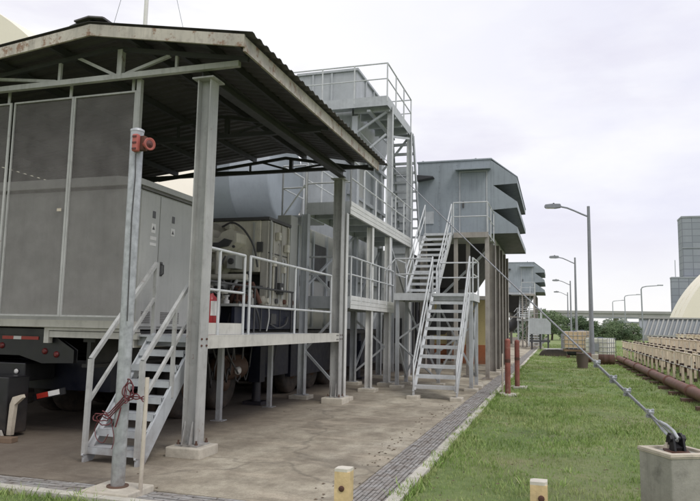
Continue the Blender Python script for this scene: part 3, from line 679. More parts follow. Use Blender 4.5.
MB().box((-6.12, 11.5, 2.66), (-5.92, 11.80, 2.92)).build('junction_box', 'cabinet', gm, .012)
MB().lathe((-6.02, 11.5, 2.80), (0, -1, 0), [(.06, 0), (.06, .03), (.05, .035)], 16).build('gauge', 'machine_dark', gm)
MB().box((-5.66, 11.86, 3.02), (-5.54, 11.898, 3.22)).build('rating_plate', 'machine_dark', gm)
for (x, z, r, m_) in ((-6.5, 2.72, .15, 'beige'), (-6.38, 2.32, .12, 'cabinet'), (-6.05, 2.22, .10, 'beige'), (-6.62, 2.1, .16, 'beige'), (-5.8, 2.3, .09, 'machine_dark'), (-5.95, 1.98, .08, 'cabinet')):
    MB().lathe((x, 11.89, z), (0, -1, 0), [(r, 0), (r, .12), (r*1.25, .12), (r*1.25, .2), (r*.55, .24), (r*.5, .42)], 18).build('flange', m_, gm)
MB().tube([(-6.9, 11.35, 2.48), (-5.6, 11.35, 2.48)], .06, 14).build('pipe', 'beige', gm)
MB().tube([(-6.9, 11.2, 2.05), (-6.2, 11.2, 2.05), (-6.1, 11.2, 1.95), (-6.1, 11.2, 1.6)], .075, 14).build('pipe', 'machine_dark', gm)
MB().tube([(-5.85, 11.3, 1.5), (-5.85, 11.3, 2.3), (-5.8, 11.35, 2.42), (-5.62, 11.5, 2.44)], .04, 12).build('pipe', 'cabinet', gm)
MB().tube([(-6.3, 11.45, 2.48), (-6.3, 11.45, 3.0)], .04, 12).build('pipe', 'beige', gm)
MB().lathe((-6.55, 10.9, 1.952), (0, 0, 1), [(.13, 0), (.13, .22), (.08, .26), (.08, .34), (.11, .36), (.11, .42)], 14).build('motor', 'machine_dark', gm)
MB().box((-7.0, 10.6, 1.903), (-5.36, 13.4, 1.95)).build('shelf', 'cabinet', gm)
for k in range(7):
    y = 11.98+k*.15; z0 = 2.0+.12*(k % 3); z1 = random.choice((3.6, 3.2, 2.9))
    MB().tube([(-5.40, y, z0), (-5.40, y, z1), (-5.43, y, z1+.05)], random.choice((.014, .022, .03)), 8).build('conduit', random.choice(('beige', 'machine_dark', 'cabinet')), gm)
for (y, z, w) in ((12.1, 2.75, .14), (12.45, 2.2, .18), (12.75, 3.1, .12), (12.6, 2.65, .1), (12.3, 3.3, .12)):
    q = MB().box((-5.43, y-w/2, z), (-5.34, y+w/2, z+w*1.3)).build('junction_box', random.choice(('beige', 'cabinet', 'machine_dark')), gm, .008)
    MB().box((-5.338, y-w*.2, z+w*.5), (-5.333, y+w*.2, z+w*.8)).build('dial', 'white', q)
for k in range(6):
    y = 11.1+k*.42; MB().lathe((-5.62, y, 2.06), (1, 0, 0), [(.06, 0), (.09, .03), (.09, .14), (.05, .16), (.05, .22)], 14).build('coupling', random.choice(('beige', 'machine_dark', 'rust')), gm)
for k in range(16):
    x, y = random.uniform(-6.5, -5.5), random.uniform(10.75, 11.8); s_ = random.uniform(.06, .16); kind = k % 4
    m_ = random.choice(('machine_dark', 'beige', 'rust', 'cabinet', 'machine_dark'))
    b = MB()
    if kind == 0: b.box((x-s_, y-s_*.6, 1.952), (x+s_, y+s_*.6, 1.952+s_*1.6)); b.lathe((x, y, 1.952+s_*1.6), (0, 0, 1), [(s_*.4, 0), (s_*.4, s_*.5), (s_*.6, s_*.5), (s_*.6, s_*.7)], 12)
    elif kind == 1: b.tube([(x-s_*2, y, 1.99), (x-s_, y-.05, 2.0+s_*2), (x+s_, y, 2.02+s_*2.2), (x+s_*2, y+.05, 1.97)], s_*.3, 10)
    elif kind == 2: b.lathe((x-s_, y, 2.0+s_), (1, -.2, 0), [(s_*.7, 0), (s_, .02), (s_, s_*1.2), (s_*.7, s_*1.3), (s_*.3, s_*1.35), (s_*.3, s_*2)], 16)
    else: b.tube([(x, y, 1.952), (x, y, 2.1+s_), (x+s_, y, 2.2+s_), (x+s_*2.5, y+.1, 2.2+s_)], .022, 8); b.lathe((x, y, 2.0), (0, 0, 1), [(.05, 0), (.05, .03), (.022, .03), (.022, .1)], 10)
    b.build(('pump', 'pipe_bend', 'motor', 'fuel_line')[kind], m_, gm)
for (x, y, s_, m_) in ((-6.3, 10.9, .14, 'beige'), (-6.05, 11.1, .2, 'machine_dark'), (-5.85, 10.95, .15, 'beige'), (-5.62, 11.1, .19, 'machine_dark'), (-5.72, 10.8, .11, 'white'), (-6.15, 10.75, .1, 'white'), (-5.55, 11.4, .2, 'cabinet')):
    b = MB(); b.lathe((x, y, 1.952), (0, 0, 1), [(s_*.5, 0), (s_*.5, s_*.6), (s_*.28, s_*.7), (s_*.28, s_*1.2), (s_*.5, s_*1.22), (s_*.45, s_*1.45)], 12); b.build('valve', m_, gm)
    w_ = MB(); w_.tube([(x+s_*.5*math.cos(a*.7854), y+s_*.5*math.sin(a*.7854), 1.952+s_*1.5) for a in range(9)], .012, 6); w_.build('handwheel', 'machine_dark', gm)
for x in (-6.95, -5.5): MB().box((x-.03, 10.65, 1.44), (x+.03, 10.95, 1.90)).build('shelf_leg', 'navy', gm)
for k in range(5): MB().tube(sm([(-6.8+k*.28, 10.9, 1.78), (-6.75+k*.28, 10.7, 1.5), (-6.7+k*.28, 10.65, 1.1), (-6.6+k*.28, 10.9, .7)]), .018, 6).build('hose', 'machine_dark', gm)
# long turbine enclosure behind
te = thing('turbine_enclosure', (-7, 17, 1.48), 'long grey panelled turbine enclosure running behind the two-level walkway', 'machine housing')
MB().box((-8.7, 13.45, 1.49), (-5.75, 17.6, 3.95)).build('body', 'cabinet', te, .02)
for y in (14.2, 15.2, 16.2, 17.2):
    MB().box((-5.748, y-.05, 1.55), (-5.69, y+.05, 3.9)).build('panel_rib', 'steel', te)
for (y0, y1) in ((14.3, 15.1), (16.3, 17.1)):
    d = MB().box((-5.748, y0, 1.6), (-5.72, y1, 3.6)).build('door', 'cabinet', te, .008)
    MB().box((-5.72, y0+.06, 2.5), (-5.68, y0+.1, 2.75)).build('handle', 'machine_dark', d)
MB().box((-5.748, 15.3, 2.7), (-5.70, 16.1, 3.6)).build('intake_grille', 'machine_dark', te)
cbx = thing('tall_cabinet', (-5.58, 13.2, 1.95), 'tall narrow pale grey cabinet beside the beige machine below the walkway corner', 'cabinet')
MB().box((-5.74, 13.02, 1.952), (-5.42, 13.42, 3.95)).build('body', 'cabinet', cbx, .01)
MB().box((-5.56, 12.995, 3.55), (-5.48, 13.018, 3.75)).build('name_plate', 'machine_dark', cbx)
# drum above
dr = thing('silencer_drum', (-8.0, 16.4, 3.96), 'large slate blue cylindrical silencer drum seen under the far truss', 'tank')
MB().lathe((-9.25, 16.7, 5.55), (1, 0, 0), [(.9, -.06), (1.2, -.03), (1.28, 0), (1.28, 1.0), (1.3, 1.0), (1.3, 1.04), (1.28, 1.04), (1.28, 2.1), (1.2, 2.15), (.8, 2.2)], 56).build('shell', 'drum', dr)
for x in (-8.9, -7.4): MB().box((x-.08, 16.0, 3.96), (x+.08, 17.4, 4.45)).build('saddle', 'darksteel', dr)
MB().box((-9.6, 15.4, 4.18), (-6.9, 15.5, 4.3)).build('support_beam', 'darksteel', dr)
MB().box((-9.6, 15.5, 3.96), (-6.9, 15.6, 4.18)).build('support_beam', 'steel', dr)

# container added to keep stray daylight out from under the trailer
nb = thing('blocker_container', (-12.2, 17, 0), 'dark grey ribbed light blocker added beyond the trailer under the shed', 'container')
MB().box((-13.5, 7.5, .0), (-11.02, 34, 2.9)).build('body', 'darksteel', nb)
b = MB()
for i in range(80): b.box((-11.02, 7.6+i*.33, .15), (-10.98, 7.75+i*.33, 2.75))
b.build('side_ribs', 'darksteel', nb)

sk2 = thing('equipment_skid', (-6.9, 26, 0), 'dark grey equipment skid with pipes seen behind the stairs under the filter house', 'equipment')
MB().box((-9.5, 23.6, .25), (-5.2, 29.5, 4.4)).build('body', 'cabinet', sk2, .02)
MB().box((-9.5, 23.5, .0), (-5.1, 29.5, .248)).build('base', 'darksteel', sk2)
for x in (-8.6, -7.4, -6.2): MB().box((x-.05, 23.54, .3), (x+.05, 23.598, 4.3)).build('panel_rib', 'steel', sk2)
for (x, z) in ((-8.0, 1.2), (-6.8, 2.2), (-5.7, 1.4)): MB().box((x-.35, 23.57, z-.4), (x+.35, 23.598, z+.5)).build('vent_grille', 'machine_dark', sk2)
for k in range(5): MB().tube([(-5.0, 23.7+k*.8, .3), (-5.0, 23.7+k*.8, 2.6+.2*k), (-5.19, 23.7+k*.8, 2.8+.2*k)], .07, 10).build('pipe', 'darksteel', sk2)
MB().box((-9.5, 21.5, 2.0), (-5.76, 23.4, 3.9)).build('duct', 'stack', sk2)
# ------------------------------------------------------------------ TWO-LEVEL WALKWAY TOWER
wk = thing('access_walkway', (-4.85, 17, 0), 'two-level grey steel walkway with pale kick plates on slender columns behind the shed', 'walkway')
def wcol(x, y, z1, w=.15, m='whitesteel'):
    b = MB(); b.hsec(x, y, .09, z1, w, w, .014, 'X'); b.cbox((x, y, .098), (w+.1, w+.1, .016)); c_ = b.build('column', m, wk)
    MB().cbox((x, y, .045), (.42, .42, .09)).build('footing', 'plinth', c_, .012)
for y in (13.62, 15.75, 17.55): wcol(-4.40, y, 4.05)
for y in (13.56, 17.36, 20.1): wcol(-5.29, y, 4.05, .15, 'steel')
wcol(-4.40, 20.15, 4.05)
def deck(x0, x1, y0, y1, z0, z1, m='whitesteel'):
    MB().box((x0+.012, y0+.012, z1-.06), (x1-.012, y1-.012, z1-.03)).build('deck', 'steel', wk)
    kb_ = MB(); h3 = (z1+.02-z0)/3; [kb_.box((x1-.01, y0, z0+h3*q), (x1, y1, z0+h3*(q+1)-.012)) for q in range(3)]; kb_.box((x1-.016, y0, z0), (x1-.0105, y1, z1+.02)); kb_.box((x1-.06, y0, z0), (x1-.012, y1, z0+.012)); kb_.build('kick_plate', m, wk)
    MB().box((x0, y0, z0), (x0+.01, y1, z1)).build('kick_plate', 'steel', wk)
    MB().box((x0+.012, y0, z0), (x1-.012, y0+.01, z1)).build('kick_plate', 'steel', wk)
    k = y0+.6
    while k < y1: MB().box((x0+.02, k-.04, z0), (x1-.07, k+.04, z1-.062)).build('joist', 'steel', wk); k += 1.05
deck(-5.36, -4.30, 13.72, 20.2, 4.06, 4.34)
deck(-5.36, -4.30, 13.85, 17.95, 1.97, 2.24)
MB().box((-5.95, 13.7, 4.02), (-5.37, 15.0, 4.06)).build('deck', 'steel', wk)
railing(wk, [(-4.31, 13.74, 4.34), (-4.31, 20.15, 4.34)], .96, 1.05)
railing(wk, [(-5.34, 13.72, 4.34), (-4.31, 13.74, 4.34)], .80, 1.1)
railing(wk, [(-5.34, 13.72, 4.34), (-5.34, 15.6, 4.34)], .96, 1.1)
railing(wk, [(-5.93, 13.7, 4.06), (-5.36, 13.7, 4.06)], 1.15, 1.1)
railing(wk, [(-5.93, 13.7, 4.06), (-5.93, 15.0, 4.06)], 1.15, 1.3)
MB().tube([(-5.93, 13.68, 4.0), (-5.38, 13.68, 4.75)], .02, 8).build('brace', 'rail', wk)
railing(wk, [(-5.34, 13.87, 2.24), (-4.31, 13.87, 2.24), (-4.31, 17.9, 2.24)], .88, .8)
for (p, q) in (((-5.25, 13.57, 1.05), (-4.45, 13.6, 1.9)), ((-5.25, 13.57, 1.05), (-4.45, 13.6, .25)), ((-5.25, 13.57, 2.9), (-4.45, 13.6, 2.1)),
               ((-5.25, 17.38, 1.75), (-4.45, 17.5, 1.05)), ((-5.25, 17.38, .35), (-4.45, 17.5, 1.05)),
               ((-5.3, 13.8, 2.5), (-5.3, 17.2, 4.0)), ((-5.3, 17.5, 2.2), (-5.3, 20.0, 3.9)), ((-5.3, 17.5, .4), (-5.3, 20.0, 2.2)), ((-4.4, 17.7, 3.95), (-4.4, 20.0, 2.4))):
    MB().bar(p, q, .05, .05).build('brace', 'steel', wk)
# stack and upper platform
sk = thing('exhaust_stack', (-6.4, 20, 1.48), 'tall grey square exhaust stack with flanged top rising above the shed roof', 'stack')
MB().box((-7.2, 17.9, 1.49), (-5.75, 22.3, 7.4)).build('body', 'stack', sk, .02)
b = MB(); b.prism([(-7.35, 7.95), (-7.2, 7.4), (-5.75, 7.4), (-5.55, 7.95)], 'Y', 17.98, 22.2); b.build('transition', 'stack', sk)
MB().box((-7.36, 18.0, 7.95), (-5.53, 22.2, 9.12)).build('top_box', 'stack', sk, .01)
MB().box((-7.42, 17.94, 9.12), (-5.47, 22.26, 9.19)).build('top_flange', 'stack', sk)
for y in (18.9, 19.8, 20.7, 21.6): MB().box((-5.528, y-.04, 7.97), (-5.48, y+.04, 9.12)).build('panel_rib', 'stack', sk)
for x in (-6.9, -6.3): MB().box((x-.03, 17.96, 7.97), (x+.03, 17.998, 9.12)).build('panel_rib', 'stack', sk)
for y in (18.6, 19.6, 20.6, 21.6): MB().box((-5.748, y-.06, 1.6), (-5.66, y+.06, 7.3)).build('panel_rib', 'stack', sk)
MB().box((-5.748, 18.75, 4.6), (-5.70, 19.45, 6.6)).build('access_panel', 'cabinet', sk)
for z in (2.9, 5.4, 6.8): MB().box((-5.748, 17.92, z), (-5.65, 22.28, z+.1)).build('stiffener', 'stack', sk)
up = thing('upper_platform', (-5.6, 19, 0), 'high grey inspection platform with railings around the exhaust stack top', 'platform')
MB().box((-7.3, 17.25, 7.86), (-4.40, 17.93, 7.90)).build('deck', 'steel', up); MB().box((-5.46, 17.935, 7.86), (-4.40, 20.4, 7.90)).build('deck', 'steel', up)
for a, b_ in (((-7.3, 17.235, 7.72), (-4.385, 17.248, 8.0)), ((-4.398, 17.25, 7.72), (-4.385, 20.42, 8.0)), ((-5.46, 20.405, 7.72), (-4.40, 20.42, 8.0))):
    MB().box(a, b_).build('kick_plate', 'steel', up)
for y in (17.6, 18.3, 19.1, 19.9): MB().box((-5.46, y-.04, 7.66), (-4.40, y+.04, 7.858)).build('joist', 'steel', up)
MB().box((-5.0, 17.3, 7.60), (-4.9, 20.3, 7.655)).build('joist', 'steel', up)
railing(up, [(-7.3, 17.25, 7.95), (-4.40, 17.25, 7.95), (-4.40, 20.4, 7.95), (-5.4, 20.4, 7.95)], 1.0, 1.0)
for (x, y) in ((-4.42, 17.75), (-4.42, 20.32)):
    b = MB(); b.hsec(x, y, .09, 7.84, .15, .15, .012); b.cbox((x, y, .05), (.38, .38, .09)); b.build('column', 'rail', up)
b = MB(); b.hsec(-5.45, 17.75, 4.35, 7.84, .2, .2, .014); b.build('column', 'steel', up)
for (p, q) in (((-5.4, 17.6, 7.1), (-4.5, 17.6, 7.65)), ((-4.5, 17.6, 7.0), (-5.4, 17.6, 6.3)), ((-4.42, 17.85, 7.0), (-4.42, 20.2, 7.6)), ((-5.3, 20.3, 6.6), (-4.5, 20.3, 7.6))):
    MB().bar(p, q, .06, .06).build('brace', 'steel', up)
MB().bar((-5.43, 17.62, 6.6), (-5.43, 17.62, 7.6), .16, .1).build('bracket', 'steel', up)
st3 = stair('ladder_stair', -5.12, -4.38, 22.0, 4.35, 20.75, 7.9, 12, 'steep ship ladder of wide treads rising from the upper walkway to the high platform', rail=False)
wall = thing('corrugated_partition', (-4.9, 22.6, 0), 'pale ribbed steel partition behind the ship ladder next to the filter house', 'partition')
MB().box((-5.6, 22.62, 4.0), (-4.80, 22.68, 7.3)).build('sheet', 'stack', wall)
for k in range(11): MB().box((-5.6, 22.59, 4.15+k*.28), (-4.80, 22.618, 4.2+k*.28)).build('rib', 'steel', wall)
for x in (-5.5, -4.86): MB().box((x-.05, 22.69, .0), (x+.05, 22.79, 7.3)).build('post', 'steel', wall)

# ------------------------------------------------------------------ MAIN STAIRS + LANDING
s1 = stair('lower_stairs', -3.05, -2.09, 14.66, .09, 16.98, 2.47, 11, 'lower flight of open grey steel stairs rising from two concrete pads to the landing', pads=True, sm='rail')
ld = thing('stair_landing', (-3.05, 17.6, 0), 'grey steel stair landing on braced legs linking the lower and upper flights', 'landing')
MB().box((-4.08, 17.02, 2.43), (-2.0, 18.3, 2.465)).build('deck', 'steel', ld)
for a, b_ in (((-4.09, 17.0, 2.29), (-1.99, 17.018, 2.48)), ((-4.09, 18.302, 2.29), (-1.99, 18.32, 2.48)), ((-2.0+.002, 17.02, 2.29), (-1.985, 18.3, 2.48)), ((-4.095, 17.02, 2.29), (-4.082, 18.3, 2.48))):
    MB().box(a, b_).build('edge_beam', 'rail', ld)
for (x, y) in ((-4.0, 17.1), (-2.07, 17.1), (-4.0, 18.22), (-2.07, 18.22), (-3.1, 18.22)):
    b = MB(); b.bar((x, y, .08), (x, y, 2.42), .09, .09); lg = b.build('leg', 'steel', ld)
    MB().cbox((x, y, .04), (.34, .34, .08)).build('footing', 'plinth', lg, .012)
for (p, q) in (((-4.0, 17.1, 1.25), (-3.1, 17.1, 1.9)), ((-4.0, 17.1, 1.25), (-4.0, 18.22, .2)), ((-4.0, 17.1, 1.2), (-3.1, 18.22, .15)), ((-2.07, 17.12, 2.3), (-2.07, 18.2, .3)), ((-2.07, 17.12, .3), (-2.07, 18.2, 2.3)),
               ((-4.0, 18.22, 2.2), (-3.1, 18.22, .3)), ((-3.1, 18.22, 2.2), (-2.1, 18.22, .3)), ((-4.0, 18.22, .3), (-3.1, 18.22, 2.2)), ((-3.1, 18.22, .3), (-2.1, 18.22, 2.2)), ((-3.0, 17.1, .9), (-2.1, 17.1, 1.6))):
    MB().bar(p, q, .045, .045).build('brace', 'steel', ld)
railing(ld, [(-4.06, 17.03, 2.47), (-3.09, 17.03, 2.47)], .92, .9)
railing(ld, [(-2.02, 17.03, 2.47), (-2.02, 18.28, 2.47), (-3.1, 18.28, 2.47)], .92, 1.1)
railing(ld, [(-4.06, 17.03, 2.47), (-4.06, 18.28, 2.47)], .92, 1.2)
MB().tube([(-4.06, 17.03, 3.39), (-4.32, 16.9, 3.05)], .02, 8).build('brace', 'rail', ld)
s2 = stair('upper_stairs', -4.02, -3.16, 18.25, 2.47, 20.95, 4.6, 11, 'upper flight of open grey steel stairs rising from the landing to the filter house door', sm='rail')

# ------------------------------------------------------------------ FILTER HOUSE
def filter_house(dx, dy, label):
    fh = thing('filter_house', (-3.3+dx, 25.5+dy, 0), label, 'filter house')
    X0, X1, Y0, Y1, Z0, Z1 = -4.75+dx, -2.12+dx, 23.3+dy, 30.0+dy, 4.88, 7.56
    MB().box((X0, Y0, Z0), (X1, Y1, Z1)).build('body', 'bluegrey', fh, .015)
    MB().box((X0-.03, Y0-.03, Z1), (X1+.03, Y1+.03, Z1+.05)).build('roof', 'bluegrey', fh)
    b = MB(); b.prism([(X1+.03, Z1+.045), (X1+.92, Z1-.66), (X1+.92, Z1-.70), (X1+.03, Z1)], 'Y', Y0, Y1); b.build('sloped_roof', 'bluegrey', fh)
    for i, (zt, zb) in enumerate(((7.56, 6.62), (6.70, 5.74), (5.80, 4.90))):
        tipz = zt-.70; h = MB(); yl = Y0+.0; yr = Y1-.05
        # side cheeks
        for (ya, yb) in ((yl-.004-.002*i, yl+.018), (yr-.02, yr)):
            h.prism([(X1+.002, zt-.02), (X1+.90, tipz), (X1+.90, tipz-.2), (X1+.002, zb)], 'Y', ya, yb)
        # sloped top, front lip
        h.prism([(X1+.002, zt-.02), (X1+.90, tipz), (X1+.90, tipz-.02), (X1+.002, zt-.04)], 'Y', yl+.02, yr-.022)
        h.prism([(X1+.88, tipz-.02), (X1+.90, tipz-.02), (X1+.90, tipz-.2), (X1+.88, tipz-.2)], 'Y', yl+.02, yr-.022)
        ho = h.build('hood', 'bluegrey', fh)
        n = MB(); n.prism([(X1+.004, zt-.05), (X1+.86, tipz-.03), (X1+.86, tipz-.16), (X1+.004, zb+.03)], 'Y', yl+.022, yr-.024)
        n.build('hood_fill', 'bluegrey_dark', ho)  # solid dark fill closing the open underside of the hood
    b = MB(); b.prism([(Y0-.001, 7.29), (Y0-.38, 7.20), (Y0-.38, 7.16), (Y0-.001, 7.22)], 'X', -3.36+dx, -2.12+dx); b.build('door_canopy', 'bluegrey', fh)
    d = MB().box((-3.18+dx, Y0-.02, 4.92), (-2.30+dx, Y0-.002, 7.12)).build('door', 'bluegrey', fh, .006)
    MB().box((-3.12+dx, Y0-.06, 5.85), (-3.06+dx, Y0-.02, 6.08)).build('handle', 'machine_dark', d)
    fr = MB(); fr.box((-3.24+dx, Y0-.026, 4.9), (-3.19+dx, Y0-.002, 7.18)); fr.box((-2.29+dx, Y0-.026, 4.9), (-2.24+dx, Y0-.002, 7.18)); fr.box((-3.19+dx, Y0-.026, 7.13), (-2.29+dx, Y0-.002, 7.18)); fr.build('door_frame', 'steel', d)
    b = MB(); b.prism([(X0+.02, 7.05), (X0+.62, 6.98), (X0+.62, 6.95), (X0+.02, 6.85)], 'Y', Y0-.35, Y0-.002); b.build('side_bracket', 'darksteel', fh)
    for x in (X0+.1, X1-.6): MB().box((x, Y0+.3, Z1+.05), (x+.06, Y0+.4, Z1+.16)).build('lifting_lug', 'steel', fh)
    for x in (X0+.85, X0+1.48):
        MB().box((x-.02, Y0-.008, Z0+.05), (x+.02, Y0-.001, Z1-.02)).build('panel_seam', 'bluegrey', fh)
    for k in range(6): MB().box((X1+.001, Y0+.9+k, Z0), (X1+.012, Y0+.94+k, Z1)).build('panel_seam', 'bluegrey', fh)
    b = MB()
    for k in range(13):
        for x in (X0+.06, X0+.80, X0+1.43): b.cbox((x, Y0-.008, Z0+.15+k*.2), (.022, .014, .022))
    b.build('bolts', 'steel', fh)
    MB().box((X0+.2, Y0-.03, 5.3), (X0+.6, Y0-.002, 5.75)).build('louvre', 'steel', fh)
    # hopper duct and legs below
    b = MB(); zt, zb = Z0-.002, 3.1
    t = [(X0+.1, Y0+.4, zt), (X1-.1, Y0+.4, zt), (X1-.1, Y1-.3, zt), (X0+.1, Y1-.3, zt), (X0+.3, Y0+1.6, zb), (X0+1.5, Y0+1.6, zb), (X0+1.5, Y1-1.5, zb), (X0+.3, Y1-1.5, zb)]
    b.add(t, [(3,2,1,0), (4,5,6,7), (0,1,5,4), (1,2,6,5), (2,3,7,6), (3,0,4,7)]); b.build('hopper', 'darksteel', fh)
    b = MB(); b.tube([(X0+.9, Y0+2.4, 3.1), (X0+.9, Y0+2.4, 2.3), (X0+.5, Y0+2.4, 1.8), (X0-1.6, Y0+2.4, 1.7)], .5, 18); b.build('duct', 'darksteel', fh)
    b = MB(); b.box((X0, Y0+.01, Z0-.2), (X1, Y0+.1, Z0-.003)); b.box((X1-.1, Y0+.11, Z0-.2), (X1, Y1, Z0-.003)); b.build('base_frame', 'steel', fh)
    for k, (x, y) in enumerate(((X1+.02, Y0+.25), (X1+.04, Y0+1.7), (X1+.04, Y0+3.2), (X1+.04, Y0+4.8), (X1+.04, Y0+6.4), (X0+.2, Y0+.25), (X0+.2, Y0+6.4))):
        b = MB(); b.hsec(x, y, .12, Z0-.202, .22, .24, .018, 'X'); lg = b.build('leg', M['legm'], fh)
        MB().cbox((x, y, .06), (.5, .5, .12)).build('footing', 'plinth', lg, .015)
    for y in (Y0+.25, Y0+1.7, Y0+3.2, Y0+4.8): MB().bar((X1+.03, y+.1, 1.2), (X1+.03, y+1.3, 4.5), .06, .06).build('brace', M['legm'], fh)
    MB().bar((X1-.1, Y0+.27, 4.4), (X0+.3, Y0+.27, 2.2), .08, .08).build('brace', 'steel', fh)
    MB().box((X0+.3, Y0+.2, 2.6), (X1-.1, Y0+.3, 2.72)).build('brace', M['legm'], fh)
    # door balcony
    MB().box((-4.05+dx, 21.05+dy, 4.55), (-2.0+dx, Y0-.01, 4.6)).build('balcony_deck', 'steel', fh)
    MB().box((-3.1+dx, 21.03+dy, 4.47), (-2.0+dx, 21.048+dy, 4.64)).build('balcony_edge', M['legm'], fh)
    railing(fh, [(-3.12+dx, 21.08+dy, 4.6), (-2.03+dx, 21.08+dy, 4.6), (-2.03+dx, Y0-.05, 4.6)], 1.02, 1.1)
    for (x, y) in ((-3.05+dx, 21.2+dy), (-2.06+dx, 21.2+dy), (-2.75+dx, 21.9+dy)):
        b = MB(); b.bar((x, y, .05), (x, y, 4.54), .12, .12); b.cbox((x, y, .03), (.3, .3, .06)); b.build('leg', M['legm'], fh)
    return fh
M['legm'] = mat('rust-stained leg paint', (.36, .335, .30), .6, var=.2, rust=.34, rustcol=(.20, .13, .09), streak=.5)
fh1 = filter_house(0, 0, 'large blue-grey air filter house with three hoods and a door reached by the stairs')
D2 = Vector((.30, 38.0, 0))
fh2 = dup(fh1, D2, 'distant smaller-looking blue-grey filter house beyond the first one')
dup(s1, D2+Vector((.55, 4.2, 0)), 'distant lower stairs below the second filter house')
dup(ld, D2+Vector((.55, 4.2, 0)), 'distant stair landing below the second filter house')
dup(s2, D2+Vector((.7, 2.5, 0)), 'distant upper stairs climbing to the second filter house')
dup(s2, D2+Vector((.1, .6, 0)), 'distant ladder flight beneath the left side of the second filter house') if False else None

# yellow block between
yb = thing('yellow_cabin', (-4.2, 31.5, 0), 'pale yellow cabin with orange base seen between the filter house legs', 'cabin')
MB().box((-5.6, 30, .85), (-2.83, 33, 2.85)).build('wall', 'yellowwall', yb)
MB().box((-5.6, 29.98, .01), (-2.81, 33, .85)).build('base_wall', 'orange', yb)
MB().box((-5.7, 29.9, 2.85), (-2.75, 33.1, 2.95)).build('roof', 'steel', yb)
w_ = MB().box((-4.6, 29.97, 1.3), (-3.5, 29.995, 2.3)).build('window', 'machine_dark', yb)
pf = thing('slatted_rack', (-4.2, 40, 0), 'dark slatted rack standing on the slab beyond the filter house legs', 'rack')
for k in range(9): MB().box((-5.4, 40, .1+k*.22), (-2.6, 40.06, .2+k*.22)).build('slat', 'darksteel', pf)
for x in (-5.3, -4.0, -2.7): MB().box((x-.04, 40.065, .01), (x+.04, 40.14, 2.1)).build('post', 'steel', pf)
# red posts
for i, (x, y, h, lab) in enumerate(((-1.12, 16.4, 1.32, 'nearer and taller of two faded red posts at the kerb'), (-1.02, 18.6, 1.26, 'farther of two faded red posts at the kerb'))):
    rp = thing('red_post', (x, y, 0), lab, 'post', 'red posts at the kerb')
    MB().tube([(x, y, .02), (x, y, h)], .066, 16).build('pipe', 'redpost', rp)
    MB().lathe((x, y, h), (0, 0, 1), [(.066, 0), (.055, .025), (.02, .04)], 16).build('cap', 'redpost', rp)
    MB().tube([(x, y, h*.60), (x, y, h*.66)], .069, 16).build('band', 'rust', rp)
    MB().cbox((x, y+.1, .03), (.5, .4, .06)).build('footing', 'kerbm', rp, .01)
wp = MB().tube([(-1.28, 16.9, .0), (-1.28, 16.9, .98)], .018, 8).build('conduit', 'conduit'); tag(wp, 'short thin white upright pipe beside the nearer red post', 'pipe')

# ------------------------------------------------------------------ GUY WIRE + ANCHOR BLOCK
bf, bl = Vector((.735, 5.06, 0)), Vector((.565, 5.37, 0)); br = bf+Vector((.315, .172, 0)); bk_ = bl+(br-bf)
ab = thing('anchor_block', ((bf+bk_)/2), 'square weathered concrete anchor block with pale rim at the right foreground', 'anchor block')
H = .75
MB().prism([(p.x, p.y) for p in (bf, br, bk_, bl)], 'Z', 0, H).build('block', 'block', ab, .012)
cn = (bf+bk_)/2
rim = MB()
ring = [bf, br, bk_, bl]
for i in range(4):
    a, b_ = ring[i], ring[(i+1)%4]; ai, bi = cn+(a-cn)*.76, cn+(b_-cn)*.76; ao, bo = cn+(a-cn)*1.03, cn+(b_-cn)*1.03
    rim.add([(ao.x, ao.y, H-.012), (bo.x, bo.y, H-.012), (bi.x, bi.y, H-.002), (ai.x, ai.y, H-.002), (ao.x, ao.y, H+.016), (bo.x, bo.y, H+.016), (bi.x, bi.y, H+.018), (ai.x, ai.y, H+.018)],
            [(0,1,5,4), (4,5,6,7), (2,3,7,6), (3,2,1,0)])
rim.build('rim', 'rim', ab)
MB().cbox((cn.x, cn.y, H+.006), (.16, .14, .010)).build('anchor_plate', 'rust', ab)
T = Vector((-5.32, 17.45, 7.16)); A = Vector((cn.x-.005, cn.y-.02, H+.10))
gw = thing('guy_wire', A, 'long steel guy wire with rope clips running from the anchor block up to the platform', 'wire')
def wp_(t):
    p = A.lerp(T, t); p.z -= .16*4*t*(1-t)*.5; return p
MB().tube([wp_(i/40) for i in range(41)], .0085, 10).build('rope', 'wire', gw)
d_ = (T-A).normalized(); pr_ = d_.cross(Vector((0,0,1))).normalized(); un = pr_.cross(d_)
loop = [wp_(.0825)-un*.012+pr_*.012]+[wp_(t)-un*.020+pr_*.012 for t in (.075, .06, .045, .03, .022)]+[wp_(.015)-un*.03+pr_*.008, A+d_*.12-un*.036, A+d_*.05-un*.03]
MB().tube(loop, .0075, 10).build('rope_tail', 'wire', gw)
for t in (.0225, .044, .0585, .077):
    p = wp_(t)-un*.011+pr_*.006
    b = MB(); b.bar(p+un*.018-d_*.02, p+un*.018+d_*.02, .046, .022, up=un); b.bar(p-un*.018-d_*.014, p-un*.018+d_*.014, .04, .014, up=un)
    for o_ in (-.020, .020):
        b.tube([p+pr_*o_+un*.045, p+pr_*o_-un*.026], .005, 8); b.lathe(p+pr_*o_+un*.028, un, [(.011, 0), (.011, .012)], 6)
    b.build('rope_clip', 'galv', gw)
sh = thing('shackle', (cn.x, cn.y, H+.012), 'black bow shackle bolted on top of the anchor block', 'shackle')
b = MB()
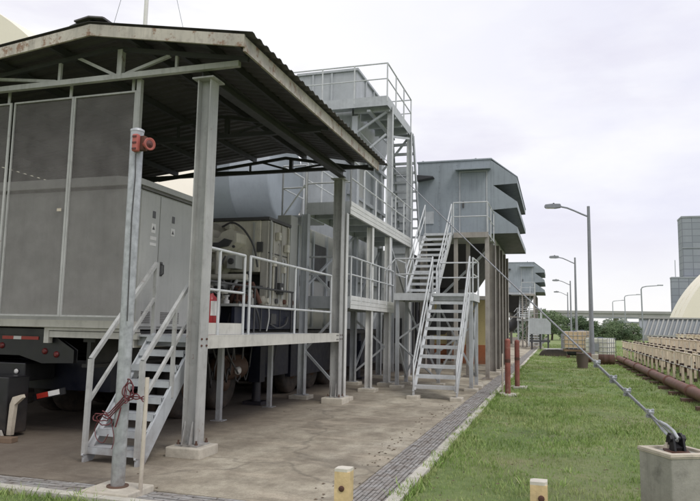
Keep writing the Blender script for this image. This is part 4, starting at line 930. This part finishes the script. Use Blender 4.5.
for s_ in (-1, 1):
    o_ = pr_*.030*s_
    q = [cn+o_+d_*a+Vector((0, 0, H+.012+z)) for a, z in ((-.055, 0), (.065, 0), (.055, .05), (.03, .105), (.0, .12), (-.03, .10))]
    q2 = [v+pr_*.016*s_ for v in q]
    n = len(q); b.add(q+q2, [tuple(range(n)), tuple(range(2*n-1, n-1, -1))]+[(k, (k+1) % n, n+(k+1) % n, n+k) for k in range(n)])
b.tube([cn+pr_*.062+Vector((0,0,H+.095)), cn-pr_*.062+Vector((0,0,H+.095))], .017, 12)
b.lathe(cn+pr_*.046+Vector((0,0,H+.095)), pr_, [(.027, 0), (.027, .016)], 6); b.lathe(cn-pr_*.046+Vector((0,0,H+.095)), -pr_, [(.027, 0), (.027, .016)], 6)
b.bar(cn-d_*.03+Vector((0,0,H+.03)), cn+d_*.05+Vector((0,0,H+.03)), .05, .036)
b.build('clevis', 'shackle', sh)
b = MB(); b.tube([A+d_*.20+un*.004, A+d_*.12+un*.026, A+d_*.04+un*.030, A-d_*.015+un*.012, A-d_*.02-un*.008, A+d_*.03-un*.028, A+d_*.10-un*.034, A+d_*.17-un*.03], .0115, 10); b.build('thimble', 'galv', sh)
for s_ in (-1, 1): MB().lathe(cn+pr_*s_*.055+d_*.035+Vector((0,0,H+.012)), (0,0,1), [(.02, 0), (.02, .02), (.01, .021), (.01, .035)], 6).build('bolt', 'rim', sh)

# ------------------------------------------------------------------ FOREGROUND POSTS
for (x, y, h, lab, dark) in ((-1.13, 3.58, .815, 'chipped yellow marker post with black band at the kerb corner', True), (-.095, 3.58, .835, 'chipped yellow marker post with dark bolt on the grass', False)):
    mp = thing('marker_post', (x, y, 0), lab, 'post', 'yellow marker posts in the foreground')
    w = .042
    z0 = .64 if dark else 0
    b = MB(); b.box((x-w, y-w, z0), (x+w, y+w, h-.012)); b.build('post', 'postyel', mp)
    b = MB(); b.prism([(x-w, y-w), (x+w*.7, y-w), (x+w, y-w*.4), (x+w, y+w), (x-w*.6, y+w), (x-w, y+w*.5)], 'Z', h-.012, h+.004); b.build('cap', 'postcap', mp)
    if dark: MB().box((x-w-.001, y-w-.001, 0), (x+w+.001, y+w+.001, z0-.002)).build('black_band', 'blackpaint', mp, .006)
    MB().lathe((x+(.012 if not dark else .0), y-w, h-(.075 if not dark else .10)), (0, -1, 0), [(.016, -.005), (.016, .006), (.008, .01)], 10).build('bolt', 'rust', mp)

# ------------------------------------------------------------------ RIGHT: PIPE, RACKS
rpz = thing('pipeline', (3.1, 26, 0), 'long red oxide pipe on short sleepers along the grass at the right', 'pipe')
MB().tube([(3.05, 14, .2), (3.05, 36.9, .2)], .13, 18).build('pipe', 'pipe', rpz)
for y in (17.6, 20.9, 24.2, 28.5, 32.5): MB().lathe((3.05, y, .2), (0, 1, 0), [(.13, 0), (.165, 0), (.165, .05), (.13, .05)], 18).build('flange', 'pipe', rpz)
for i in range(13): MB().box((2.72, 15.2+i*1.75, .0), (3.3, 15.38+i*1.75, .085)).build('sleeper', 'rust', rpz)
rp2 = thing('pipeline', (5.0, 30, 0), 'brown pipe lying behind the first row of cream racks', 'pipe')
MB().tube([(5.0, 17, .5), (5.0, 46, .5)], .2, 16).build('pipe', 'pipe', rp2)
for i in range(8): MB().box((4.7, 18+i*3.8, .0), (5.3, 18.2+i*3.8, .31)).build('sleeper', 'rust', rp2)

def rack(x, y, h, dep, panel, label):
    # two uprights a side, 1.35 m apart, black feet and caps, thin white middle rail
    r = thing('pipe_rack', (x, y+1.35, 0), label, 'rack', 'cream pipe racks along the right side')
    for xx in (x, x+dep):
        for yy in (y+.6, y+1.95):
            u = MB().box((xx-.036, yy-.036, .12), (xx+.036, yy+.036, h)).build('upright', 'rack', r)
            MB().box((xx-.05, yy-.05, .0), (xx+.05, yy+.05, .118)).build('foot', 'rustblack', u)
            MB().box((xx-.05, yy-.055, h-.065), (xx+.05, yy+.055, h+.012)).build('cap', 'rustblack', u)
            MB().box((xx-.075, yy-.06, h*.54), (xx+.06, yy+.06, h*.54+.085)).build('joint', 'rustblack', u)
        MB().tube([(xx-.06, y+.02, h-.06), (xx-.06, y+2.68, h-.06)], .026, 8).build('top_rail', 'rack', r)
        MB().tube([(xx-.06, y+.02, h*.56), (xx-.06, y+2.68, h*.56)], .014, 8).build('middle_rail', 'white', r)
        for k in range(10):
            if (k+int(xx*7)) % 7 == 3: continue
            yy = y+.13+k*.27; MB().box((xx-.02, yy-.05, h*.56), (xx+.01, yy+.05, h-.08-.03*((k*5) % 3))).build('slat', 'rack' if (k*3+int(y)) % 5 else 'whiteslat', r)
    for yy in (y+.6, y+1.95):
        MB().box((x+.05, yy-.03, h*.5), (x+dep-.05, yy+.03, h*.5+.06)).build('cross_arm', 'rust', r)
    if panel:
        MB().box((x+dep-.02, y+.08, h*.5), (x+dep, y+2.62, h-.09)).build('back_panel', 'rack', r)
    return r
M['whiteslat'] = mat('off white slat', (.80, .74, .62), .6, rust=.3, rustcol=(.28, .12, .06), streak=.3)
M['rustblack'] = mat('rusted black fitting', (.035, .018, .013), .8, var=.4, streak=0)
ORD = ['nearest', 'second', 'third', 'fourth', 'fifth', 'sixth', 'seventh', 'eighth', 'ninth', 'tenth']
for (x, y0, h, dep, panel, n, row) in ((3.70, 17.9, 1.04, .62, False, 9, 'front row beside the red pipe'), (5.55, 18.6, 1.30, .6, True, 10, 'middle row behind the brown pipe'), (7.4, 20.0, 1.50, .6, True, 10, 'rear row before the ribbed wall')):
    r0 = rack(x, y0, h, dep, panel, 'nearest cream pipe rack of the '+row)
    for i in range(1, n): dup(r0, (random.uniform(-.04, .04), 2.7*i+random.uniform(-.05, .05), 0), ORD[i]+' cream pipe rack from the camera in the '+row).rotation_euler.z = math.radians(random.uniform(-1.2, 1.2))
sg = thing('notice_board', (5.4, 25.3, .0), 'white notice board fixed on the cream racks', 'sign')
MB().box((4.96, 25.3, 1.0), (5.98, 25.33, 1.42)).build('board', 'white', sg)
for x in (5.1, 5.85): MB().box((x-.02, 25.335, .1), (x+.02, 25.37, 1.38)).build('post', 'steel', sg)
b = MB()
for k, (x0, x1) in enumerate(((5.05, 5.85), (5.05, 5.7), (5.05, 5.8), (5.05, 5.55))): b.box((x0, 25.296, 1.33-k*.08), (x1, 25.299, 1.355-k*.08))
b.build('printed_lines', 'haze_steel', sg)
for i, (x, y, h) in enumerate(((6.3, 30, 2.1), (6.1, 27.5, 2.6))):
    o = MB().tube([(x, y, 0), (x, y, h)], .045, 10).build('fence_post', 'lamp'); tag(o, ['slim grey post among the racks below the cream vault edge', 'taller slim grey post at the right among the racks'][i], 'post')

# IBC tanks
def ibc(x, y, z, m, label, rot=0, plate=True):
    t = thing('ibc_tank', (x, y, z), label, 'tank', 'caged bulk liquid tanks by the lamp post')
    b = MB(); b.box((x-.6, y-.5, z+.16), (x+.6, y+.5, z+1.12)); b.build('plastic_tank', m, t, .06)
    MB().lathe((x, y, z+1.12), (0,0,1), [(.14, 0), (.14, .05), (.1, .06)], 14).build('filler_cap', 'blue', t)
    b = MB()
    for k in range(6):
        xx = x-.62+1.24*k/5
        for yy in (y-.52, y+.52): b.tube([(xx, yy, z+.12), (xx, yy, z+1.14)], .014, 6)
    for k in range(5):
        yy = y-.52+1.04*k/4
        for xx in (x-.62, x+.62): b.tube([(xx, yy, z+.12), (xx, yy, z+1.14)], .014, 6)
    for zz in (.2, .42, .66, .9, 1.13):
        b.tube([(x-.62, y-.52, z+zz), (x+.62, y-.52, z+zz), (x+.62, y+.52, z+zz), (x-.62, y+.52, z+zz), (x-.62, y-.52, z+zz)], .014, 6)
    b.build('cage', 'galv', t)
    b = MB()
    for yy in (-.45, 0, .45): b.box((x-.62, y+yy-.06, z), (x+.62, y+yy+.06, z+.09))
    b.box((x-.62, y-.52, z+.09), (x+.62, y+.52, z+.12)); b.build('pallet', 'timber', t)
    if plate: MB().box((x-.2, y-.545, z+.45), (x+.18, y-.54, z+.85)).build('label_plate', 'haze_steel', t)
    t.rotation_euler.z = math.radians(rot)
    return t
ibc(2.25, 38.0, .06, 'ibc', 'white caged bulk tank turned at an angle just behind the first lamp post', -28)
ibc(1.02, 40.4, .38, 'ibc_yel', 'yellowed caged bulk tank nearer the camera, left of the white one', 4, False)
ibc(1.5, 42.4, .42, 'ibc_yel', 'yellowed caged bulk tank mostly hidden behind the white one', -3, False)
for (x, y, a, lab) in ((1.30, 35.2, 0, 'rusty drum lying left of the lamp post base'), (2.25, 33.6, 0, 'rusty drum lying right of the lamp post base')):
    d = thing('oil_drum', (x, y, 0), lab, 'drum', 'rusty drums')
    MB().lathe((x-.42, y, .30), (1, 0, 0), [(.27, 0), (.285, .01), (.285, .28), (.30, .29), (.285, .31), (.285, .56), (.30, .57), (.285, .6), (.285, .85), (.27, .86)], 20).build('shell', 'rust', d)
    for s_ in (-.25, .25): MB().box((x+s_-.05, y-.25, 0), (x+s_+.05, y+.25, .05)).build('chock', 'timber', d)
    d.scale = (.82, .82, .82)
d = thing('bucket', (1.04, 29.6, 0), 'grey-brown open drum standing left of the concrete lamp base', 'drum')
MB().lathe((1.04, 29.6, 0), (0, 0, 1), [(.2, 0), (.23, .3), (.235, .31), (.24, .62), (.25, .63), (.22, .62), (.2, .1)], 20).build('shell', mat('dull brown drum', (.15, .12, .11), .7), d)
d = thing('plastic_barrel', (1.0, 41.5, 0), 'dark blue plastic barrel lying on blocks in the grass', 'barrel')
MB().lathe((.55, 40.2, .48), (1, .1, 0), [(.2, 0), (.32, .06), (.34, .15), (.34, .7), (.32, .8), (.2, .86)], 22).build('shell', 'blue', d)
for x in (.65, 1.25): MB().box((x-.1, 39.9, 0), (x+.1, 40.5, .17)).build('block', 'rust', d)
d = thing('tarpaulin_pile', (-.3, 43, 0), 'low pile under black tarpaulin with pale sheets on top in the grass', 'pile')
b = MB(); b.prism([(-1.0, 0), (.6, 0), (.5, .28), (.1, .36), (-.5, .34), (-.85, .2)], 'Y', 42, 44.5); b.build('tarpaulin', 'tarp', d, .05)
b = MB(); b.bar((-.7, 42.6, .40), (.35, 42.9, .42), .9, .04); b.build('sheet', 'paleground', d)
b = MB().tube([(.35, 44, 0), (.35, 44, 1.35)], .06, 10).build('stub_post', 'lamp'); tag(b, 'short dark stub post rising from the grass behind the black tarpaulin pile', 'post')
d = thing('equipment_box', (-1.15, 55, 0), 'light grey equipment box on a dark stand in the grass beyond', 'cabinet')
b = MB(); b.prism([(-2.0, 1.25), (-.42, 1.25), (-.42, 2.1), (-.7, 2.42), (-2.0, 2.42)], 'Y', 54, 55.6); b.build('box', 'stack', d, .03)
for x in (-1.85, -1.2, -.6):
    for y in (54.15, 55.4): MB().box((x-.06, y-.06, 0), (x+.06, y+.06, 1.248)).build('leg', 'darksteel', d)
MB().box((-2.0, 54.05, .6), (-.45, 54.12, .75)).build('cross_rail', 'darksteel', d)

# ------------------------------------------------------------------ LAMP POSTS
lp = thing('street_lamp', (1.72, 35.6, 0), 'nearest grey street lamp on a concrete base by the white tank', 'street lamp', 'street lamps along the grass')
MB().tube([(1.72, 35.6, .3), (1.70, 35.6, 4), (1.69, 35.6, 7.95)], .125, 14, .075).build('pole', 'lamp', lp)
MB().cbox((1.72, 35.6, .2), (.62, .62, .4)).build('footing', 'plinth', lp, .02)
arm = [(1.69, 35.6, 7.40), (1.35, 35.6, 7.56), (1.0, 35.6, 7.74), (.65, 35.6, 7.90), (.25, 35.6, 8.0)]
MB().tube(arm, .045, 10).build('arm', 'lamp', lp)
b = MB(); b.prism([(.32, 8.03), (.28, 8.08), (-.1, 8.10), (-.42, 8.07), (-.46, 8.0), (-.40, 7.95), (.05, 7.93), (.3, 7.96)], 'Y', 35.45, 35.75); hd = b.build('lamp_head', 'lamp', lp, .03)
b = MB(); b.prism([(-.40, 7.95), (.02, 7.93), (0, 7.90), (-.36, 7.91)], 'Y', 35.48, 35.72); b.build('lens', 'white', hd)
MB().lathe((-.02, 35.6, 8.095), (0, 0, 1), [(.05, 0), (.05, .08), (.02, .1)], 10).build('photocell', 'machine_dark', hd)
for i, (dy, dx) in enumerate(((25.5, .0), (52, .12), (79, .22))):
    dup(lp, (dx, dy, -.2 if i else 0), ['second grey street lamp from the camera along the grass', 'third grey street lamp from the camera along the grass', 'fourth and farthest grey street lamp along the grass'][i])
f1 = thing('road_lamp', (12.7, 110, 0), 'pale distant road lamp with arm to the right, nearest of the far ones', 'street lamp', 'far road lamps')
MB().tube([(12.7, 110, 0), (12.6, 110, 8.0), (12.75, 110, 8.3), (13.3, 110, 8.45), (15.2, 110, 8.6)], .11, 8, .06).build('pole', 'haze_steel', f1)
MB().box((14.9, 109.85, 8.54), (15.7, 110.15, 8.70)).build('lamp_head', 'haze_steel', f1)
dup(f1, (1.3, 40, .6), 'pale distant road lamp with arm to the right, second of the far ones')
dup(f1, (2.0, 80, 1.1), 'pale distant road lamp with arm to the right, farthest of the far ones')

# ------------------------------------------------------------------ BACKGROUND
ov = thing('overpass', (40, 320, 0), 'long grey elevated road on piers across the horizon', 'overpass')
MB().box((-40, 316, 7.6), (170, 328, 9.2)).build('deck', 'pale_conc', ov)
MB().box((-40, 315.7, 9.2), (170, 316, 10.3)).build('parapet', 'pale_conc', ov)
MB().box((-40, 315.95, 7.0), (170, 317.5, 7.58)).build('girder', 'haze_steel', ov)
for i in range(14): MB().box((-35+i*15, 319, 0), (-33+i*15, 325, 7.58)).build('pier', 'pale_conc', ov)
wb = thing('low_building', (33, 240, 0), 'low hazy white building under the overpass', 'building')
MB().box((22, 240, 0), (46, 250, 4.2)).build('wall', 'white', wb); MB().box((21.5, 239.5, 4.2), (46.5, 250.5, 4.7)).build('roof', 'haze_steel', wb)
for i in range(7): MB().box((23.5+i*3.2, 239.9, 1.6), (25.3+i*3.2, 239.98, 3.0)).build('window', 'haze_steel', wb)
tw = thing('tower_block', (60, 270, 0), 'tall grey panel-clad tower block at the right edge', 'tower')
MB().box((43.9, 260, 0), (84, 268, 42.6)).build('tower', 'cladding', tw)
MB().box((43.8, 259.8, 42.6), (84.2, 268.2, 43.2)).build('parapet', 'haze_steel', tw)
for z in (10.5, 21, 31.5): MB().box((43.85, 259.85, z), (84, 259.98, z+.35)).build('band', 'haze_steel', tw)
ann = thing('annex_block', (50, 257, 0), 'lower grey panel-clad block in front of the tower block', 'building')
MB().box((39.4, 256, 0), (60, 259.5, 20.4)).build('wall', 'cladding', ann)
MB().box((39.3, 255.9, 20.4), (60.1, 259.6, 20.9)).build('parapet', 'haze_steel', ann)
MB().tube([(40.8, 257, 20.9), (40.8, 257, 27)], .12, 6).build('aerial', 'haze_steel', ann)
def vault(cx, cz, R, y0, y1, label):
    t = thing('fabric_vault', (cx, (y0+y1)/2, 0), label, 'storage hall')
    b = MB(); n = 64; vs = []; fs = []
    a0 = math.asin(-cz/R)
    ys = [y0+(y1-y0)*i/12 for i in range(13)]
    for y in ys:
        for k in range(n+1):
            a = a0+(math.pi-2*a0)*k/n; vs.append((cx+R*math.cos(a), y, cz+R*math.sin(a)))
    for i in range(12):
        for k in range(n): j = i*(n+1)+k; fs.append((j, j+1, j+n+2, j+n+1))
    b.add(vs, fs, True)
    b.build('cover', 'fabric', t)
    for y in (y0, y1):
        e = MB()
        base = [(cx+R*math.cos(a0+(math.pi-2*a0)*k/n), y, cz+R*math.sin(a0+(math.pi-2*a0)*k/n)) for k in range(n+1)]
        e.add(base, [tuple(range(n+1))]); e.build('end_wall', 'fabric', t)
    for i in (4, 8):
        pts = [(cx+(R+.05)*math.cos(a0+(math.pi-2*a0)*k/24), ys[i], cz+(R+.05)*math.sin(a0+(math.pi-2*a0)*k/24)) for k in range(25)]
        MB().tube(pts, .05, 5).build('rib', 'fabric', t)
vault(50.2, -5, 27.2, 150, 166, 'large cream fabric vault hall at the right edge')
vault(-58, 2, 28.6, 40, 110, 'large cream fabric vault hall behind the shed at the left edge')
rw = thing('ribbed_wall', (26, 130, 0), 'low grey retaining wall with slanting ribs before the cream vault', 'wall')
b = MB(); b.prism([(129.2, 0), (131.5, 0), (131.5, 3.9), (131.0, 3.9)], 'X', 14.5, 60); b.build('wall_panel', 'haze_steel', rw)
MB().box((14.5, 130.6, 3.9), (60, 131.7, 4.15)).build('coping', 'pale_conc', rw)
for i in range(56):
    x = 14.8+i*.78; MB().bar((x, 129.0, 0), (x+1.5, 130.9, 3.9), .26, .3, up=(0,-1,.4)).build('rib', 'pale_conc', rw)
lw = thing('low_wall', (20, 125, 0), 'low pale wall before the ribbed retaining wall', 'wall')
MB().box((13, 124, 0), (55, 124.4, 1.0)).build('wall_panel', 'pale_conc', lw)
ms = thing('radio_mast', (-18.1, 25, 0), 'slim white mast rising behind the shed roof', 'mast')
MB().tube([(-18.05, 25, 0), (-18.0, 25, 26)], .10, 10).build('pole', 'white', ms)
for (x, y) in ((-24, 25), (-13, 27.5)): MB().tube([(-18.0, 25, 22), (x, y, 0)], .012, 5).build('stay', 'haze_steel', ms)

def tree(name, x, y, h, r, m, label, n=700, leaf=.28, trunk=.3):
    n = int(n*2.2); leaf *= .6
    t = thing(name, (x, y, 0), label, 'tree', 'trees along the horizon')
    tb = MB(); tb.tube([(x, y, 0), (x+.1, y, h*.3), (x+.15*r*.2, y, h*.6)], .05*h**.8, 8, .02*h)
    for k in range(4):
        a = k*1.6+random.random(); tb.tube([(x+.05, y, h*.3), (x+math.cos(a)*r*.4, y+math.sin(a)*r*.4, h*.65)], .02*h, 6, .008*h)
    tb.build('trunk', 'bark', t)
    b = MB(); clumps = [(random.gauss(0, .42)*r, random.gauss(0, .42)*r, h*random.uniform(trunk, .88), random.uniform(.28, .5)*r) for _ in range(14)]
    vs = []; fs = []
    for _ in range(n):
        cx, cy, cz, cr = random.choice(clumps)
        d = Vector((random.gauss(0, 1), random.gauss(0, 1), random.gauss(0, 1))).normalized()*cr*random.uniform(.5, 1.05)
        p = Vector((x+cx+d.x, y+cy+d.y, max(.15, cz+d.z*.75))); s_ = leaf*random.uniform(.6, 1.4)
        u = Vector((random.gauss(0, 1), random.gauss(0, 1), random.gauss(0, .6))).normalized(); w = u.orthogonal().normalized()
        o = len(vs); vs += [p-u*s_, p+w*s_*.5, p+u*s_, p-w*s_*.5]; fs.append((o, o+1, o+2, o+3))
    b.add(vs, fs); b.build('crown', m, t)
tree('tree', -.6, 105, 4.6, 3.2, 'leaf_mid', 'tallest bushy green tree right of the second filter house', 1800, .26, .12)
tree('tree', 2.2, 110, 3.7, 2.8, 'leaf_dark', 'dark green bush left of the lamp row beside the tallest tree', 1500, .25, .1)
tree('tree', -3.2, 100, 3.4, 2.6, 'leaf_dark', 'dark green bush behind the light grey equipment box', 1400, .25, .1)
tree('tree', 4.6, 112, 3.4, 2.6, 'leaf_dark', 'dark green bush behind the yellowed bulk tanks', 1400, .25, .1)
tree('tree', 7.0, 116, 3.0, 2.6, 'leaf_mid', 'mid green bush between the lamp posts and the racks', 1400, .25, .1)
tree('tree', 9.6, 120, 3.1, 2.6, 'leaf_dark', 'dark green bush above the left end of the racks', 1400, .25, .1)
tree('tree', 12.4, 122, 2.9, 2.4, 'leaf_mid', 'green bush at the left end of the ribbed retaining wall', 1200, .25, .1)
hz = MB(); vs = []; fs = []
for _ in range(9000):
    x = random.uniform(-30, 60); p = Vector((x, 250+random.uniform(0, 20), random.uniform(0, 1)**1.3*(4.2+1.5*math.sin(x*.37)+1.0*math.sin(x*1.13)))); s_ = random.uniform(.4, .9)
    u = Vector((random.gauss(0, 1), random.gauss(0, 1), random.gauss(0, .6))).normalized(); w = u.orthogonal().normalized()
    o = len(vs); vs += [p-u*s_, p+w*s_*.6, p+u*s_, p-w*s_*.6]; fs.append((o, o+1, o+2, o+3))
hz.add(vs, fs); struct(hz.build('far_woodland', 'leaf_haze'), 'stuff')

# ------------------------------------------------------------------ WORLD, SUN, CAMERA
SUN_EL, SUN_AZ = 52, 125       # azimuth from +Y towards +X
W = bpy.data.worlds.new('World'); SC.world = W; W.use_nodes = True
nt = W.node_tree; bg = nt.nodes['Background']
sky = nd(nt, 'ShaderNodeTexSky'); sky.sky_type = 'NISHITA'; sky.sun_disc = False
sky.sun_elevation = math.radians(SUN_EL); sky.sun_rotation = math.radians(SUN_AZ)
tc = nd(nt, 'ShaderNodeTexCoord').outputs['Generated']
sp = nd(nt, 'ShaderNodeSeparateXYZ'); nt.links.new(tc, sp.inputs[0])
mr = nd(nt, 'ShaderNodeMapRange'); nt.links.new(sp.outputs['X'], mr.inputs[0])
mr.inputs[1].default_value = -.45; mr.inputs[2].default_value = .25
clo = mix(nt, mr.outputs[0], (11.2, 11.2, 11.3), (8.45, 8.42, 9.85))
n1 = noise(nt, scaled(nt, tc, (1.2, 1.2, 3.0)), 2.2, 6, .55)
clo = mix(nt, ramp(nt, n1, [(.42, 0), (.62, .75)]), clo, (10.8, 10.75, 11.0))
n2 = noise(nt, scaled(nt, tc, (1, 1, 3.5)), 3.1, 5, .55)
clo = mix(nt, ramp(nt, n2, [(.48, 0), (.66, .55)]), clo, (8.1, 7.85, 9.15))
mh = nd(nt, 'ShaderNodeMapRange'); nt.links.new(sp.outputs['Z'], mh.inputs[0]); mh.inputs[1].default_value = .16; mh.inputs[2].default_value = 0.0
clo = mix(nt, mh.outputs[0], clo, (10.5, 10.4, 10.3))
out = mix(nt, .93, sky.outputs[0], clo)
nt.links.new(out, bg.inputs['Color']); bg.inputs['Strength'].default_value = .1
sl = bpy.data.lights.new('sun', 'SUN'); sl.energy = 1.35; sl.angle = math.radians(18); sl.color = (1, .96, .9)
so = bpy.data.objects.new('sun', sl); COL.objects.link(so)
e, a = math.radians(SUN_EL), math.radians(SUN_AZ)
so.rotation_euler = (-Vector((math.sin(a)*math.cos(e), math.cos(a)*math.cos(e), math.sin(e)))).to_track_quat('-Z', 'Y').to_euler()
so.location = (10, -10, 30)

cam = bpy.data.cameras.new('camera'); co = bpy.data.objects.new('camera', cam); COL.objects.link(co)
r_, u_, f_ = Vector((0.95477641, 0.29669541, 0.0193349)), Vector((0.01525767, -0.11383598, 0.99338239)), Vector((-0.296933, 0.94816307, 0.11321479))
mt = Matrix((( r_.x, u_.x, -f_.x, 0), (r_.y, u_.y, -f_.y, 0), (r_.z, u_.z, -f_.z, 1.6), (0, 0, 0, 1)))
co.matrix_world = mt
cam.sensor_fit = 'HORIZONTAL'; cam.sensor_width = 36; cam.lens = 36*658.355/700
cam.clip_start = .05; cam.clip_end = 6000
SC.camera = co
SC.view_settings.view_transform = 'Standard'; SC.view_settings.look = 'None'; SC.view_settings.exposure = 0
